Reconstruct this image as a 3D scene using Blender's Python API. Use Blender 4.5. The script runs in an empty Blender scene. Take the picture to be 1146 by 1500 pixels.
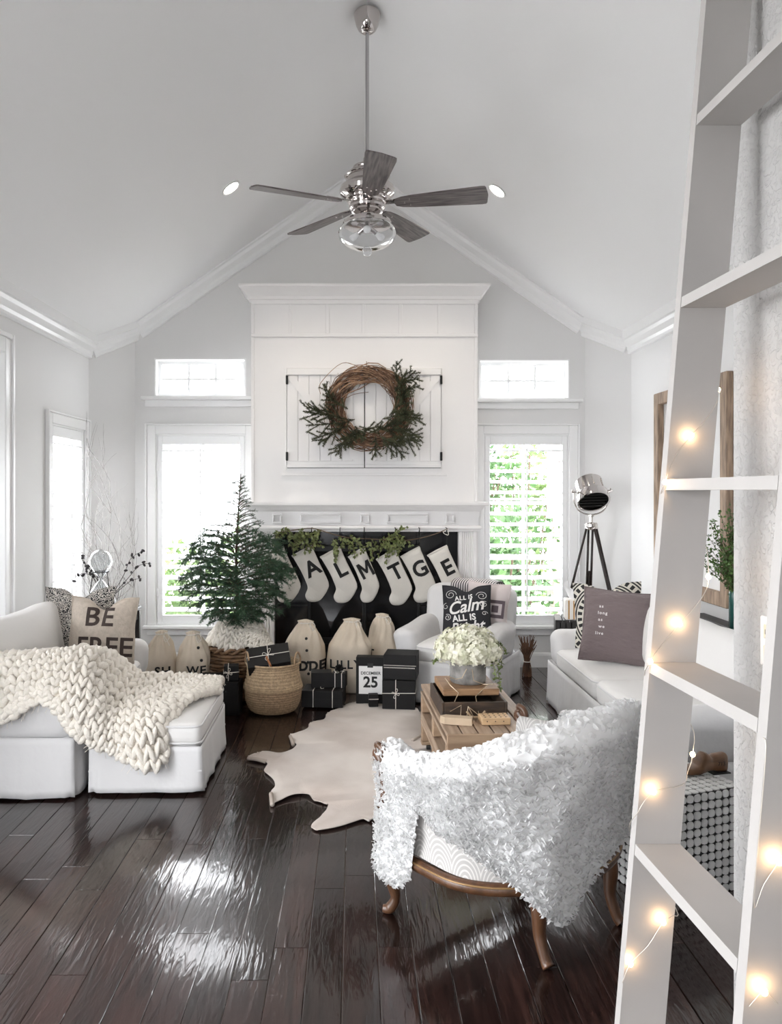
import bpy, bmesh, math, random
from math import sin, cos, pi, radians, sqrt
from mathutils import Vector, Matrix, noise

# ------------------------------------------------------------------ camera, world, light, exposure
SC = bpy.context.scene
COL = SC.collection
F_PX, CX, CY, EYE = 1150.0, 520.0, 720.0, 1.5      # focal length (px of the 1146x1500 frame), level eye 1.5 m up
cam_d = bpy.data.cameras.new('camera')
cam_d.sensor_fit = 'VERTICAL'
cam_d.sensor_height = 36.0
cam_d.lens = F_PX * 36.0 / 1500.0
cam_d.shift_x = (573 - CX) / 1500.0
cam_d.shift_y = (CY - 750) / 1500.0
cam_d.clip_start = 0.05
cam = bpy.data.objects.new('camera', cam_d)
cam.location = (0, 0, EYE)
cam.rotation_euler = (pi / 2, 0, 0)
COL.objects.link(cam)
SC.camera = cam

W = bpy.data.worlds.new('overcast_sky')
SC.world = W
W.use_nodes = True
_bg = W.node_tree.nodes['Background']
_bg.inputs['Color'].default_value = (0.95, 0.97, 1.0, 1)
_bg.inputs['Strength'].default_value = 8.0
SC.view_settings.view_transform = 'Standard'
SC.view_settings.look = 'None'
SC.view_settings.gamma = 1
SC.view_settings.use_curve_mapping = False
SC.view_settings.exposure = 0.95
SC.cycles.max_bounces = 10
SC.cycles.diffuse_bounces = 5
SC.cycles.glossy_bounces = 4
SC.cycles.transparent_max_bounces = 24
SC.cycles.sample_clamp_indirect = 6.0

def portal(loc, rot, sx, sy):
    d = bpy.data.lights.new('window_portal', 'AREA')
    d.shape = 'RECTANGLE'; d.size = sx; d.size_y = sy
    d.cycles.is_portal = True
    o = bpy.data.objects.new('window_portal', d)
    o.location = loc; o.rotation_euler = rot
    COL.objects.link(o)
    return o

# ------------------------------------------------------------------ helpers
def P(px, py, y):                      # photo pixel at a known depth -> point
    return Vector(((px - CX) * y / F_PX, y, EYE + (CY - py) * y / F_PX))
def FL(px, py, z=0.0):                 # photo pixel on the horizontal plane z
    y = (EYE - z) * F_PX / (py - CY)
    return Vector(((px - CX) * y / F_PX, y, z))

def new_mat(name):
    m = bpy.data.materials.new(name); m.use_nodes = True
    nt = m.node_tree
    return m, nt, nt.nodes, nt.links, nt.nodes['Principled BSDF']

def mat(name, col, rough=0.6, metal=0.0, bump=0.0, bscale=60.0, vary=0.0, vscale=6.0, col2=None,
        stretch=(1, 1, 1), coat=0.0, sheen=0.0, spec=0.5, detail=4.0, obj_rand=0.0, trans=0.0, bdist=0.01):
    m, nt, N, L, b = new_mat(name)
    b.inputs['Base Color'].default_value = (*col, 1)
    b.inputs['Roughness'].default_value = rough
    b.inputs['Metallic'].default_value = metal
    b.inputs['Coat Weight'].default_value = coat
    b.inputs['Sheen Weight'].default_value = sheen
    b.inputs['Specular IOR Level'].default_value = spec
    b.inputs['Transmission Weight'].default_value = trans
    if bump or vary or col2:
        tc = N.new('ShaderNodeTexCoord'); mp = N.new('ShaderNodeMapping')
        mp.inputs['Scale'].default_value = stretch
        L.new(tc.outputs['Object'], mp.inputs['Vector'])
    if col2 or vary:
        nz = N.new('ShaderNodeTexNoise'); nz.inputs['Scale'].default_value = vscale
        nz.inputs['Detail'].default_value = detail
        L.new(mp.outputs['Vector'], nz.inputs['Vector'])
        rp = N.new('ShaderNodeValToRGB')
        c2 = col2 if col2 else tuple(max(0, c * (1 - vary)) for c in col)
        rp.color_ramp.elements[0].position = 0.35; rp.color_ramp.elements[1].position = 0.65
        rp.color_ramp.elements[0].color = (*c2, 1); rp.color_ramp.elements[1].color = (*col, 1)
        L.new(nz.outputs['Fac'], rp.inputs['Fac'])
        out = rp.outputs['Color']
        if obj_rand:
            oi = N.new('ShaderNodeObjectInfo'); hs = N.new('ShaderNodeHueSaturation')
            mr = N.new('ShaderNodeMapRange')
            mr.inputs['To Min'].default_value = 1 - obj_rand; mr.inputs['To Max'].default_value = 1 + obj_rand
            L.new(oi.outputs['Random'], mr.inputs['Value']); L.new(mr.outputs['Result'], hs.inputs['Value'])
            L.new(out, hs.inputs['Color']); out = hs.outputs['Color']
        L.new(out, b.inputs['Base Color'])
    if bump:
        nb = N.new('ShaderNodeTexNoise'); nb.inputs['Scale'].default_value = bscale
        nb.inputs['Detail'].default_value = 4
        L.new(mp.outputs['Vector'], nb.inputs['Vector'])
        bp = N.new('ShaderNodeBump'); bp.inputs['Strength'].default_value = bump
        bp.inputs['Distance'].default_value = bdist
        L.new(nb.outputs['Fac'], bp.inputs['Height']); L.new(bp.outputs['Normal'], b.inputs['Normal'])
    return m

class MB:
    """collects geometry, then becomes ONE mesh object"""
    def __init__(s): s.v = []; s.f = []; s.uv = None
    def add(s, vs, fs):
        o = len(s.v); s.v.extend(tuple(v) for v in vs); s.f.extend(tuple(i + o for i in f) for f in fs); return s
    def box(s, x0, x1, y0, y1, z0, z1, M=None):
        vs = [Vector(p) for p in ((x0, y0, z0), (x1, y0, z0), (x1, y1, z0), (x0, y1, z0),
                                  (x0, y0, z1), (x1, y0, z1), (x1, y1, z1), (x0, y1, z1))]
        if M is not None: vs = [M @ v for v in vs]
        return s.add(vs, ((0, 3, 2, 1), (4, 5, 6, 7), (0, 1, 5, 4), (1, 2, 6, 5), (2, 3, 7, 6), (3, 0, 4, 7)))
    def bbox(s, x0, x1, y0, y1, z0, z1, b=0.004, M=None):           # chamfered box
        b = min(b, (x1 - x0) * .49, (y1 - y0) * .49, (z1 - z0) * .49)
        vs = []; idx = {}
        X = (x0, x1); Y = (y0, y1); Z = (z0, z1); I = (1, -1)
        for i in (0, 1):
            for j in (0, 1):
                for k in (0, 1):
                    p = (X[i], Y[j], Z[k]); d = (I[i] * b, I[j] * b, I[k] * b)
                    for a in range(3):
                        q = [p[c] + (d[c] if c != a else 0) for c in range(3)]
                        idx[i, j, k, a] = len(vs); vs.append(Vector(q))
        fs = []
        g = lambda i, j, k, a: idx[i, j, k, a]
        for e in (0, 1):
            fs.append([g(e, 0, 0, 0), g(e, 1, 0, 0), g(e, 1, 1, 0), g(e, 0, 1, 0)])
            fs.append([g(0, e, 0, 1), g(1, e, 0, 1), g(1, e, 1, 1), g(0, e, 1, 1)])
            fs.append([g(0, 0, e, 2), g(1, 0, e, 2), g(1, 1, e, 2), g(0, 1, e, 2)])
        for i in (0, 1):
            for j in (0, 1):
                fs.append([g(i, j, 0, 0), g(i, j, 1, 0), g(i, j, 1, 1), g(i, j, 0, 1)])
                fs.append([g(i, 0, j, 0), g(i, 1, j, 0), g(i, 1, j, 2), g(i, 0, j, 2)])
                fs.append([g(0, i, j, 1), g(1, i, j, 1), g(1, i, j, 2), g(0, i, j, 2)])
                for k in (0, 1): fs.append([g(i, j, k, 0), g(i, j, k, 1), g(i, j, k, 2)])
        c = Vector(((x0 + x1) / 2, (y0 + y1) / 2, (z0 + z1) / 2)); out = []
        for f in fs:
            n = (vs[f[1]] - vs[f[0]]).cross(vs[f[2]] - vs[f[0]])
            m = sum((vs[q] for q in f), Vector()) / len(f) - c
            out.append(f if n.dot(m) > 0 else f[::-1])
        if M is not None: vs = [M @ v for v in vs]
        return s.add(vs, out)
    def tube(s, pts, r, n=8, cap=True, closed=False):
        pts = [Vector(p) for p in pts]; m = len(pts)
        rs = r if isinstance(r, (list, tuple)) else [r] * m
        up = None; rings = []
        for i in range(m):
            if closed: t = pts[(i + 1) % m] - pts[i - 1]
            else: t = pts[min(i + 1, m - 1)] - pts[max(i - 1, 0)]
            if t.length < 1e-9: t = Vector((0, 0, 1))
            t.normalize()
            if up is None:
                up = Vector((0, 0, 1)) if abs(t.z) < .9 else Vector((1, 0, 0))
            a = up - t * up.dot(t)
            if a.length < 1e-6: a = t.orthogonal()
            a.normalize(); bb = t.cross(a); up = a
            rings.append([pts[i] + (a * cos(2 * pi * k / n) + bb * sin(2 * pi * k / n)) * rs[i] for k in range(n)])
        vs = [p for rg in rings for p in rg]; fs = []
        for i in range(m if closed else m - 1):
            j = (i + 1) % m
            for k in range(n):
                l = (k + 1) % n
                fs.append((i * n + k, i * n + l, j * n + l, j * n + k))
        if cap and not closed:
            fs.append(tuple(range(n - 1, -1, -1))); fs.append(tuple((m - 1) * n + k for k in range(n)))
        return s.add(vs, fs)
    def lathe(s, prof, n=24, M=None, c=(0, 0, 0)):
        """prof: (r,z) list; closed at the ends where r==0"""
        c = Vector(c); vs = []; fs = []; rows = []
        for r, z in prof:
            if r < 1e-6:
                rows.append([len(vs)]); vs.append(c + Vector((0, 0, z)))
            else:
                rows.append(list(range(len(vs), len(vs) + n)))
                vs += [c + Vector((r * cos(2 * pi * k / n), r * sin(2 * pi * k / n), z)) for k in range(n)]
        for a, b in zip(rows, rows[1:]):
            for k in range(n):
                l = (k + 1) % n
                if len(a) == 1 and len(b) == 1: continue
                if len(a) == 1: fs.append((a[0], b[l], b[k]))
                elif len(b) == 1: fs.append((a[k], a[l], b[0]))
                else: fs.append((a[k], a[l], b[l], b[k]))
        if M is not None: vs = [M @ v for v in vs]
        return s.add(vs, fs)
    def prism(s, poly, d, M=None):
        """poly: list of 3D points (planar); d: extrusion vector"""
        poly = [Vector(p) for p in poly]; d = Vector(d); n = len(poly)
        vs = poly + [p + d for p in poly]
        fs = [tuple(range(n))[::-1], tuple(range(n, 2 * n))] + [(i, (i + 1) % n, n + (i + 1) % n, n + i) for i in range(n)]
        if M is not None: vs = [M @ v for v in vs]
        return s.add(vs, fs)
    def ell(s, c, rx, ry, rz, M=None, nu=8, nv=6):
        vs = []; fs = []; c = Vector(c)
        vs.append(Vector((0, 0, rz)))
        for i in range(1, nv):
            t = pi * i / nv
            for k in range(nu):
                a = 2 * pi * k / nu
                vs.append(Vector((rx * sin(t) * cos(a), ry * sin(t) * sin(a), rz * cos(t))))
        vs.append(Vector((0, 0, -rz)))
        for k in range(nu):
            l = (k + 1) % nu
            fs.append((0, 1 + k, 1 + l))
            for i in range(nv - 2):
                a = 1 + i * nu
                fs.append((a + k, a + nu + k, a + nu + l, a + l))
            a = 1 + (nv - 2) * nu
            fs.append((a + k, len(vs) - 1, a + l))
        if M is not None: vs = [M @ v for v in vs]
        return s.add([v + c for v in vs], fs)
    def grid(s, fn, nu, nv, closed_u=False):
        vs = [fn(i / (nu if closed_u else nu - 1), j / (nv - 1)) for j in range(nv) for i in range(nu)]
        fs = []
        for j in range(nv - 1):
            for i in range(nu if closed_u else nu - 1):
                k = (i + 1) % nu
                fs.append((j * nu + i, j * nu + k, (j + 1) * nu + k, (j + 1) * nu + i))
        return s.add(vs, fs)
    def build(s, name, m, parent=None, smooth=False, auto=None, fix=False, subsurf=0, solid=0, loc=None, rot=None):
        me = bpy.data.meshes.new(name)
        me.from_pydata([tuple(v) for v in s.v], [], s.f)
        if fix:
            bm = bmesh.new(); bm.from_mesh(me)
            bmesh.ops.remove_doubles(bm, verts=bm.verts, dist=1e-5)
            bmesh.ops.recalc_face_normals(bm, faces=bm.faces); bm.to_mesh(me); bm.free()
        if smooth or auto:
            me.polygons.foreach_set('use_smooth', [True] * len(me.polygons))
            if auto:
                me.set_sharp_from_angle(angle=radians(auto))
        me.update()
        me.materials.append(m)
        o = bpy.data.objects.new(name, me); COL.objects.link(o)
        if parent is not None: o.parent = parent
        if loc is not None: o.location = loc
        if rot is not None: o.rotation_euler = rot
        if solid:
            md = o.modifiers.new('solid', 'SOLIDIFY'); md.thickness = solid; md.offset = 0
        if subsurf:
            md = o.modifiers.new('sub', 'SUBSURF'); md.levels = subsurf; md.render_levels = subsurf
        return o

def tag(o, label, cat, group=None, kind=None):
    o['label'] = label; o['category'] = cat
    if group: o['group'] = group
    if kind: o['kind'] = kind
    return o
def struct(o, label=None):
    o['kind'] = 'structure'
    if label: o['label'] = label
    return o
def thing(name, label, cat, loc=(0, 0, 0), rz=0.0, group=None):
    o = bpy.data.objects.new(name, None); COL.objects.link(o)
    o.empty_display_size = 0.1
    o.location = loc; o.rotation_euler = (0, 0, rz)
    return tag(o, label, cat, group)
def copy_tree(o, parent=None):
    c = o.copy(); COL.objects.link(c); c.parent = parent
    for ch in list(o.children): copy_tree(ch, c)
    return c
def stuff(o): o['kind'] = 'stuff'; return o

def frame(o, z, x=None):
    """matrix with origin o and local z along z"""
    z = Vector(z).normalized()
    x = Vector(x) if x is not None else z.orthogonal()
    x = (x - z * x.dot(z))
    if x.length < 1e-6: x = z.orthogonal()
    x.normalize(); y = z.cross(x)
    M = Matrix((x, y, z)).transposed().to_4x4(); M.translation = Vector(o)
    return M

def text_mesh(txt, size, depth, name, m, parent, M, bold=0.0, shear=0.0, align='CENTER', spacing=1.0, bend=None):
    cu = bpy.data.curves.new(name, 'FONT'); cu.body = txt; cu.size = size; cu.extrude = depth
    cu.offset = bold; cu.shear = shear; cu.align_x = align; cu.align_y = 'CENTER'; cu.resolution_u = 4
    cu.space_character = spacing
    t = bpy.data.objects.new(name, cu); COL.objects.link(t)
    dg = bpy.context.evaluated_depsgraph_get()
    me = bpy.data.meshes.new_from_object(t.evaluated_get(dg))
    bpy.data.objects.remove(t); bpy.data.curves.remove(cu)
    me.name = name
    if bend:
        bm = bmesh.new(); bm.from_mesh(me); bmesh.ops.triangulate(bm, faces=bm.faces[:])
        for _ in range(5):
            es = [e for e in bm.edges if e.calc_length() > .014]
            if not es: break
            bmesh.ops.subdivide_edges(bm, edges=es, cuts=1); bmesh.ops.triangulate(bm, faces=bm.faces[:])
        bm.to_mesh(me); bm.free()
    for v in me.vertices:
        co = M @ v.co
        v.co = bend(co) if bend else co
    me.materials.clear(); me.materials.append(m)
    o = bpy.data.objects.new(name, me); COL.objects.link(o)
    if parent is not None: o.parent = parent
    return o

def smoothstep(a, b, x):
    t = min(1, max(0, (x - a) / (b - a))); return t * t * (3 - 2 * t)
def lerp(a, b, t): return a + (b - a) * t
def interp(xs, ys, x):
    if x <= xs[0]: return ys[0]
    for i in range(1, len(xs)):
        if x <= xs[i]:
            t = (x - xs[i - 1]) / (xs[i] - xs[i - 1]); return ys[i - 1] + (ys[i] - ys[i - 1]) * t
    return ys[-1]
def catmull(pts, n):
    pts = [Vector(p) for p in pts]; out = []
    for i in range(len(pts) - 1):
        p0 = pts[max(i - 1, 0)]; p1 = pts[i]; p2 = pts[i + 1]; p3 = pts[min(i + 2, len(pts) - 1)]
        for k in range(n):
            t = k / n
            out.append(0.5 * ((2 * p1) + (p2 - p0) * t + (2 * p0 - 5 * p1 + 4 * p2 - p3) * t * t + (3 * p1 - p0 - 3 * p2 + p3) * t ** 3))
    out.append(pts[-1]); return out
# ------------------------------------------------------------------ the room
R = random.Random(7)
YB, XL, XR = 6.71, -2.175, 2.26          # back wall, left wall, right wall
RIDGE_X, RIDGE_Z, PITCH = 0.07, 4.26, 0.69
def ceil_z(x): return RIDGE_Z - PITCH * abs(x - RIDGE_X)
YR = -2.6                                # rear of the hall behind the viewer

M_wall = mat('wall_paint_grey', (0.74, 0.735, 0.73), 0.65, bump=0.03, bscale=180)
M_ceil = mat('ceiling_paint', (0.88, 0.88, 0.885), 0.75, bump=0.03, bscale=140)
M_trim = mat('trim_white_gloss', (0.86, 0.86, 0.86), 0.35)
M_fpw = mat('fireplace_white_paint', (0.84, 0.825, 0.82), 0.45, bump=0.02, bscale=90)

# textured (knock-down plaster) wall
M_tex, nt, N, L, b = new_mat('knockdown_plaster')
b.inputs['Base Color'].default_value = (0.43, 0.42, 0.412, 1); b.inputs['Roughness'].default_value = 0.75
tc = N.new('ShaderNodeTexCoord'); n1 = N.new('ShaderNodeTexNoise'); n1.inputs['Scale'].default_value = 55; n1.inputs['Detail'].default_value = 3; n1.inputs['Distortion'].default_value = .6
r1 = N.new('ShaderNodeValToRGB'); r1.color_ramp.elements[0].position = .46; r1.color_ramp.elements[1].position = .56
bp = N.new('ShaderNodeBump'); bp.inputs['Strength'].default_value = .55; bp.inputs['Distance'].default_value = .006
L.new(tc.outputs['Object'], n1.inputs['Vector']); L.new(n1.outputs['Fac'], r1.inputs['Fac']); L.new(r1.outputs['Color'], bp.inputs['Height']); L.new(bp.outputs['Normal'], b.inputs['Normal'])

# dark hand-scraped floorboards
M_floor, nt, N, L, b = new_mat('dark_walnut_boards')
tc = N.new('ShaderNodeTexCoord'); oi = N.new('ShaderNodeObjectInfo')
va = N.new('ShaderNodeVectorMath'); va.operation = 'ADD'
vs = N.new('ShaderNodeVectorMath'); vs.operation = 'SCALE'; vs.inputs['Scale'].default_value = 37.0
cb = N.new('ShaderNodeCombineXYZ'); L.new(oi.outputs['Random'], cb.inputs['X']); L.new(oi.outputs['Random'], cb.inputs['Z'])
L.new(cb.outputs['Vector'], vs.inputs[0]); L.new(tc.outputs['Object'], va.inputs[0]); L.new(vs.outputs['Vector'], va.inputs[1])
mp = N.new('ShaderNodeMapping'); mp.inputs['Scale'].default_value = (28, 2.2, 1); L.new(va.outputs['Vector'], mp.inputs['Vector'])
n1 = N.new('ShaderNodeTexNoise'); n1.inputs['Scale'].default_value = 2.2; n1.inputs['Detail'].default_value = 6; n1.inputs['Distortion'].default_value = .4
L.new(mp.outputs['Vector'], n1.inputs['Vector'])
rp = N.new('ShaderNodeValToRGB'); rp.color_ramp.elements[0].position = .3; rp.color_ramp.elements[1].position = .72
rp.color_ramp.elements[0].color = (0.0055, 0.003, 0.0028, 1); rp.color_ramp.elements[1].color = (0.032, 0.015, 0.012, 1)
L.new(n1.outputs['Fac'], rp.inputs['Fac'])
hs = N.new('ShaderNodeHueSaturation'); mr = N.new('ShaderNodeMapRange'); mr.inputs['To Min'].default_value = .55; mr.inputs['To Max'].default_value = 1.5
L.new(oi.outputs['Random'], mr.inputs['Value']); L.new(mr.outputs['Result'], hs.inputs['Value']); L.new(rp.outputs['Color'], hs.inputs['Color'])
L.new(hs.outputs['Color'], b.inputs['Base Color'])
b.inputs['Specular IOR Level'].default_value = .15; b.inputs['Roughness'].default_value = 0.2; b.inputs['Coat Weight'].default_value = .7; b.inputs['Coat Roughness'].default_value = .07
mp2 = N.new('ShaderNodeMapping'); mp2.inputs['Scale'].default_value = (48, 6, 1); L.new(va.outputs['Vector'], mp2.inputs['Vector'])
n2 = N.new('ShaderNodeTexNoise'); n2.inputs['Scale'].default_value = 1.0; n2.inputs['Detail'].default_value = 2.5; n2.inputs['Distortion'].default_value = .8
L.new(mp2.outputs['Vector'], n2.inputs['Vector'])
bp = N.new('ShaderNodeBump'); bp.inputs['Strength'].default_value = .3; bp.inputs['Distance'].default_value = .0045
L.new(n2.outputs['Fac'], bp.inputs['Height']); L.new(bp.outputs['Normal'], b.inputs['Normal']); L.new(bp.outputs['Normal'], b.inputs['Coat Normal'])
M_floorbase = mat('floor_gap_dark', (0.006, 0.005, 0.005), 0.6)

fl = struct(MB().box(-3.4, 2.4, YR, 6.75, -0.08, -0.006).build('floor', M_floorbase), 'dark hand-scraped wood plank floor')
PW = 0.1134
x = -0.492 - PW * 15
while x < 2.26:
    x0, x1 = max(x, XL), min(x + PW, XR)
    if x1 - x0 > .02:
        y = 0.9 - R.uniform(0, 1.2)
        while y < 6.7:
            ln = R.choice((.7, .95, 1.2, 1.45, 1.7))
            y1 = min(y + ln, 6.70)
            if y1 - y > .05 and y1 > 0.9 and not (x0 > 0.97 and y1 < 2.0):
                b0 = .0022
                m = MB(); a0, a1, c0, c1 = x0 + .0006, x1 - .0006, y + .0005, y1 - .0005
                m.add([(a0, c0, -.006), (a1, c0, -.006), (a1, c1, -.006), (a0, c1, -.006),
                       (a0, c0, -.0015), (a1, c0, -.0015), (a1, c1, -.0015), (a0, c1, -.0015),
                       (a0 + b0, c0 + .001, 0), (a1 - b0, c0 + .001, 0), (a1 - b0, c1 - .001, 0), (a0 + b0, c1 - .001, 0)],
                      [(8, 9, 10, 11)] + [q for i in range(4) for q in ((i, (i + 1) % 4, (i + 1) % 4 + 4, i + 4), (i + 4, (i + 1) % 4 + 4, (i + 1) % 4 + 8, i + 8))])
                m.build('plank', M_floor, fl)
            y = y1
            if y1 >= 6.7: break
    x += PW
# boards behind the viewer and in the side recess: one plain run
struct(MB().box(XL, 0.97, YR, 0.9 - 1.25, -.006, 0).build('floor_hall', M_floor))

def holed(m, axis, pos, th, u0, u1, z0, z1, holes):
    """wall slab with rectangular openings; axis 'y' -> plane y=pos..pos+th, u = x; axis 'x' -> plane x=pos..pos+th, u = y"""
    us = sorted({u0, u1, *[h[0] for h in holes], *[h[1] for h in holes]}); zs = sorted({z0, z1, *[h[2] for h in holes], *[h[3] for h in holes]})
    for i in range(len(us) - 1):
        j0 = None
        for j in range(len(zs)):
            solid = j < len(zs) - 1 and not any(h[0] - 1e-6 <= us[i] and us[i + 1] <= h[1] + 1e-6 and h[2] - 1e-6 <= zs[j] and zs[j + 1] <= h[3] + 1e-6 for h in holes)
            if solid and j0 is None: j0 = zs[j]
            if not solid and j0 is not None:
                if axis == 'y': m.box(us[i], us[i + 1], pos, pos + th, j0, zs[j])
                else: m.box(pos, pos + th, us[i], us[i + 1], j0, zs[j])
                j0 = None
    return m

def clip_roof(o, lift=0.02):
    me = o.data; bm = bmesh.new(); bm.from_mesh(me)
    bmesh.ops.remove_doubles(bm, verts=bm.verts, dist=1e-5)
    for s in (-1, 1):
        g = bm.verts[:] + bm.edges[:] + bm.faces[:]
        r = bmesh.ops.bisect_plane(bm, geom=g, plane_co=(RIDGE_X, 0, RIDGE_Z + lift), plane_no=Vector((s * PITCH, 0, 1)).normalized(), clear_outer=True)
        bmesh.ops.holes_fill(bm, edges=[e for e in r['geom_cut'] if isinstance(e, bmesh.types.BMEdge)])
    bm.to_mesh(me); bm.free(); return o

# window openings (x0,x1,z0,z1)
WL = (-1.70, -0.93, 0.36, 1.99)
WR = (1.10, 1.83, 0.36, 1.99)
TL = (-1.715, -0.93, 2.31, 2.64)
TR = (1.06, 1.835, 2.29, 2.63)
wb = holed(MB(), 'y', YB, .14, XL - .2, XR + .2, 0, 4.4, [WL, WR, TL, TR]).build('wall_back', M_wall)
struct(clip_roof(wb), 'pale grey gable wall behind the fireplace')

# canted corners
for nm, xa, xb in (('wall_corner_left', -1.879, XL), ('wall_corner_right', 1.966, XR)):
    s = 1 if xb > xa else -1; a = abs(xb - xa)
    m = MB().prism([(xa, YB, 0), (xb, YB - a, 0), (xb, YB + .02, 0), (xa, YB + .02, 0)], (0, 0, 4.2))
    struct(clip_roof(m.build(nm, M_wall, fix=True)), 'pale grey canted corner wall')

# left wall with shuttered window and a cased recess
WS = (5.60, 6.30, 0.36, 1.99)
wl = holed(MB(), 'x', XL - .14, .14, YR, YB, 0, 2.8, [WS, (3.5, 4.87, 0, 2.38), (.5, 2.4, .2, 2.5)]).build('wall_left', M_wall)  # last opening is out of view, added to let in more daylight
struct(clip_roof(wl), 'pale grey side wall with a shuttered window and a cased opening')
m = MB(); m.box(-3.3, -3.2, 3.3, 5.0, 0, 1.3); m.box(-3.3, -3.2, 3.3, 5.0, 1.7, 2.6); m.box(-3.3, XL - .14, 4.95, 5.05, 0, 2.6); m.box(-3.3, XL - .14, 3.3, 3.4, 0, 2.6); m.box(-3.3, XL - .14, 3.3, 5.05, 2.6, 2.68)  # slot in the unseen far wall is added to light the recess
struct(m.build('wall_recess', M_wall), 'pale walls of the recess beyond the cased opening')
struct(MB().box(-3.2, XL, 3.4, 4.95, -.006, 0).build('floor_recess', M_floor))
m = MB(); m.bbox(XL - .16, XL + .02, 4.87 - .025, 4.87 + .075, 0, 2.38 + .075); m.bbox(XL - .16, XL + .02, 3.42, 3.525, 0, 2.455); m.bbox(XL - .16, XL + .02, 3.525, 4.845, 2.36, 2.455)
m.bbox(XL, XL + .032, 4.925, 4.955, 0, 2.485); m.bbox(XL, XL + .032, 3.40, 4.925, 2.455, 2.485)
struct(m.build('trim_1', M_trim), 'white casing around the side opening')

struct(clip_roof(MB().box(XR, XR + .12, 1.9, YB, 0, 2.9).build('wall_right', M_wall)), 'pale grey wall behind the loveseat')
# plastered hall wall beside the viewer and its return
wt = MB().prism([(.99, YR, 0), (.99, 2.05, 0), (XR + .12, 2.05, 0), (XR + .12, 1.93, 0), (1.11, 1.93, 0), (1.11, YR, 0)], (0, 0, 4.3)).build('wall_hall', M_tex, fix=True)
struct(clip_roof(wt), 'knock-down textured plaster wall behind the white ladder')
wr = holed(MB(), 'y', YR - .12, .12, XL - .14, 1.09, 0, 4.4, [(-1.6, -.3, .9, 2.2)]).build('wall_rear', M_wall)  # unseen opening, added and sized for daylight from behind
struct(clip_roof(wr))

# vaulted ceiling
m = MB(); t = .12
for s, xe in ((-1, XL - .16), (1, XR + .14)):
    q = [(RIDGE_X, YR - .12, RIDGE_Z), (xe, YR - .12, ceil_z(xe)), (xe, YR - .12, ceil_z(xe) + t), (RIDGE_X, YR - .12, RIDGE_Z + t)]
    m.prism(q, (0, YB + .2 - YR + .12, 0))
struct(m.build('ceiling', M_ceil, fix=True), 'white vaulted ceiling')

# crown moulding: profile swept along straight wall segments
CPROF = [(0, .012), (.085, .012), (.085, -.012), (.07, -.02), (.062, -.045), (.03, -.075), (.022, -.095), (.022, -.118), (.012, -.125), (0, -.125)]
CPROF_T = [(0, .07), (.085, .07)] + CPROF[2:]
def crown(name, a, b_, inward, prof=CPROF, sc=1.0):
    a = Vector(a); b_ = Vector(b_); t = (b_ - a).normalized(); n = Vector(inward).normalized()
    up = n.cross(t); up = up if up.z > 0 else -up
    m = MB(); vs = []
    for p in (a, b_): vs += [p + n * (q[0] * sc) + up * (q[1] * sc) for q in prof]
    k = len(prof)
    fs = [(i, (i + 1) % k, (i + 1) % k + k, i + k) for i in range(k)] + [tuple(range(k))[::-1], tuple(range(k, 2 * k))]
    m.add(vs, fs)
    return struct(m.build(name, M_trim, fix=True), 'white crown moulding')
i45 = (sqrt(.5), -sqrt(.5), 0); j45 = (-sqrt(.5), -sqrt(.5), 0)
crown('trim_2', (-1.879, YB, ceil_z(-1.879)), (RIDGE_X, YB, RIDGE_Z), (0, -1, 0))
crown('trim_3', (RIDGE_X, YB, RIDGE_Z), (1.966, YB, ceil_z(1.966)), (0, -1, 0))
crown('trim_4', (XL, YB - .296, ceil_z(XL)), (-1.879, YB, ceil_z(-1.879)), i45, CPROF_T)
crown('trim_5', (1.966, YB, ceil_z(1.966)), (XR, YB - .294, ceil_z(XR)), j45, CPROF_T)
crown('trim_6', (XL, YR, ceil_z(XL)), (XL, YB - .25, ceil_z(XL)), (1, 0, 0), CPROF_T)
crown('trim_7', (XR, 2.0, ceil_z(XR)), (XR, YB - .25, ceil_z(XR)), (-1, 0, 0), CPROF_T)

def baseboard(name, a, b_, inward):
    prof = [(0, 0), (.018, 0), (.018, .10), (.012, .118), (.006, .125), (0, .125)]
    return crown(name, a, b_, inward, prof)
baseboard('baseboard_back', (-1.879, YB, 0), (-.90, YB, 0), (0, -1, 0))
baseboard('baseboard_back_right', (1.0, YB, 0), (1.966, YB, 0), (0, -1, 0))
baseboard('baseboard_corner_left', (XL, YB - .296, 0), (-1.879, YB, 0), i45)
baseboard('baseboard_corner_right', (1.966, YB, 0), (XR, YB - .294, 0), j45)
baseboard('baseboard_left', (XL, 4.96, 0), (XL, YB - .296, 0), (1, 0, 0))
baseboard('baseboard_right', (XR, 2.02, 0), (XR, YB - .294, 0), (-1, 0, 0))

# ------------------------------------------------------------------ windows with plantation shutters
M_shut = mat('shutter_white', (0.88, 0.885, 0.89), 0.4)
M_glass, nt, N, L, b = new_mat('window_glass')
N.remove(b)
tr = N.new('ShaderNodeBsdfTransparent'); gl = N.new('ShaderNodeBsdfGlossy'); gl.inputs['Roughness'].default_value = .02
fr = N.new('ShaderNodeFresnel'); fr.inputs['IOR'].default_value = 1.3; mx = N.new('ShaderNodeMixShader')
L.new(fr.outputs['Fac'], mx.inputs['Fac']); L.new(tr.outputs['BSDF'], mx.inputs[1]); L.new(gl.outputs['BSDF'], mx.inputs[2])
L.new(mx.outputs['Shader'], N['Material Output'].inputs['Surface'])

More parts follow.
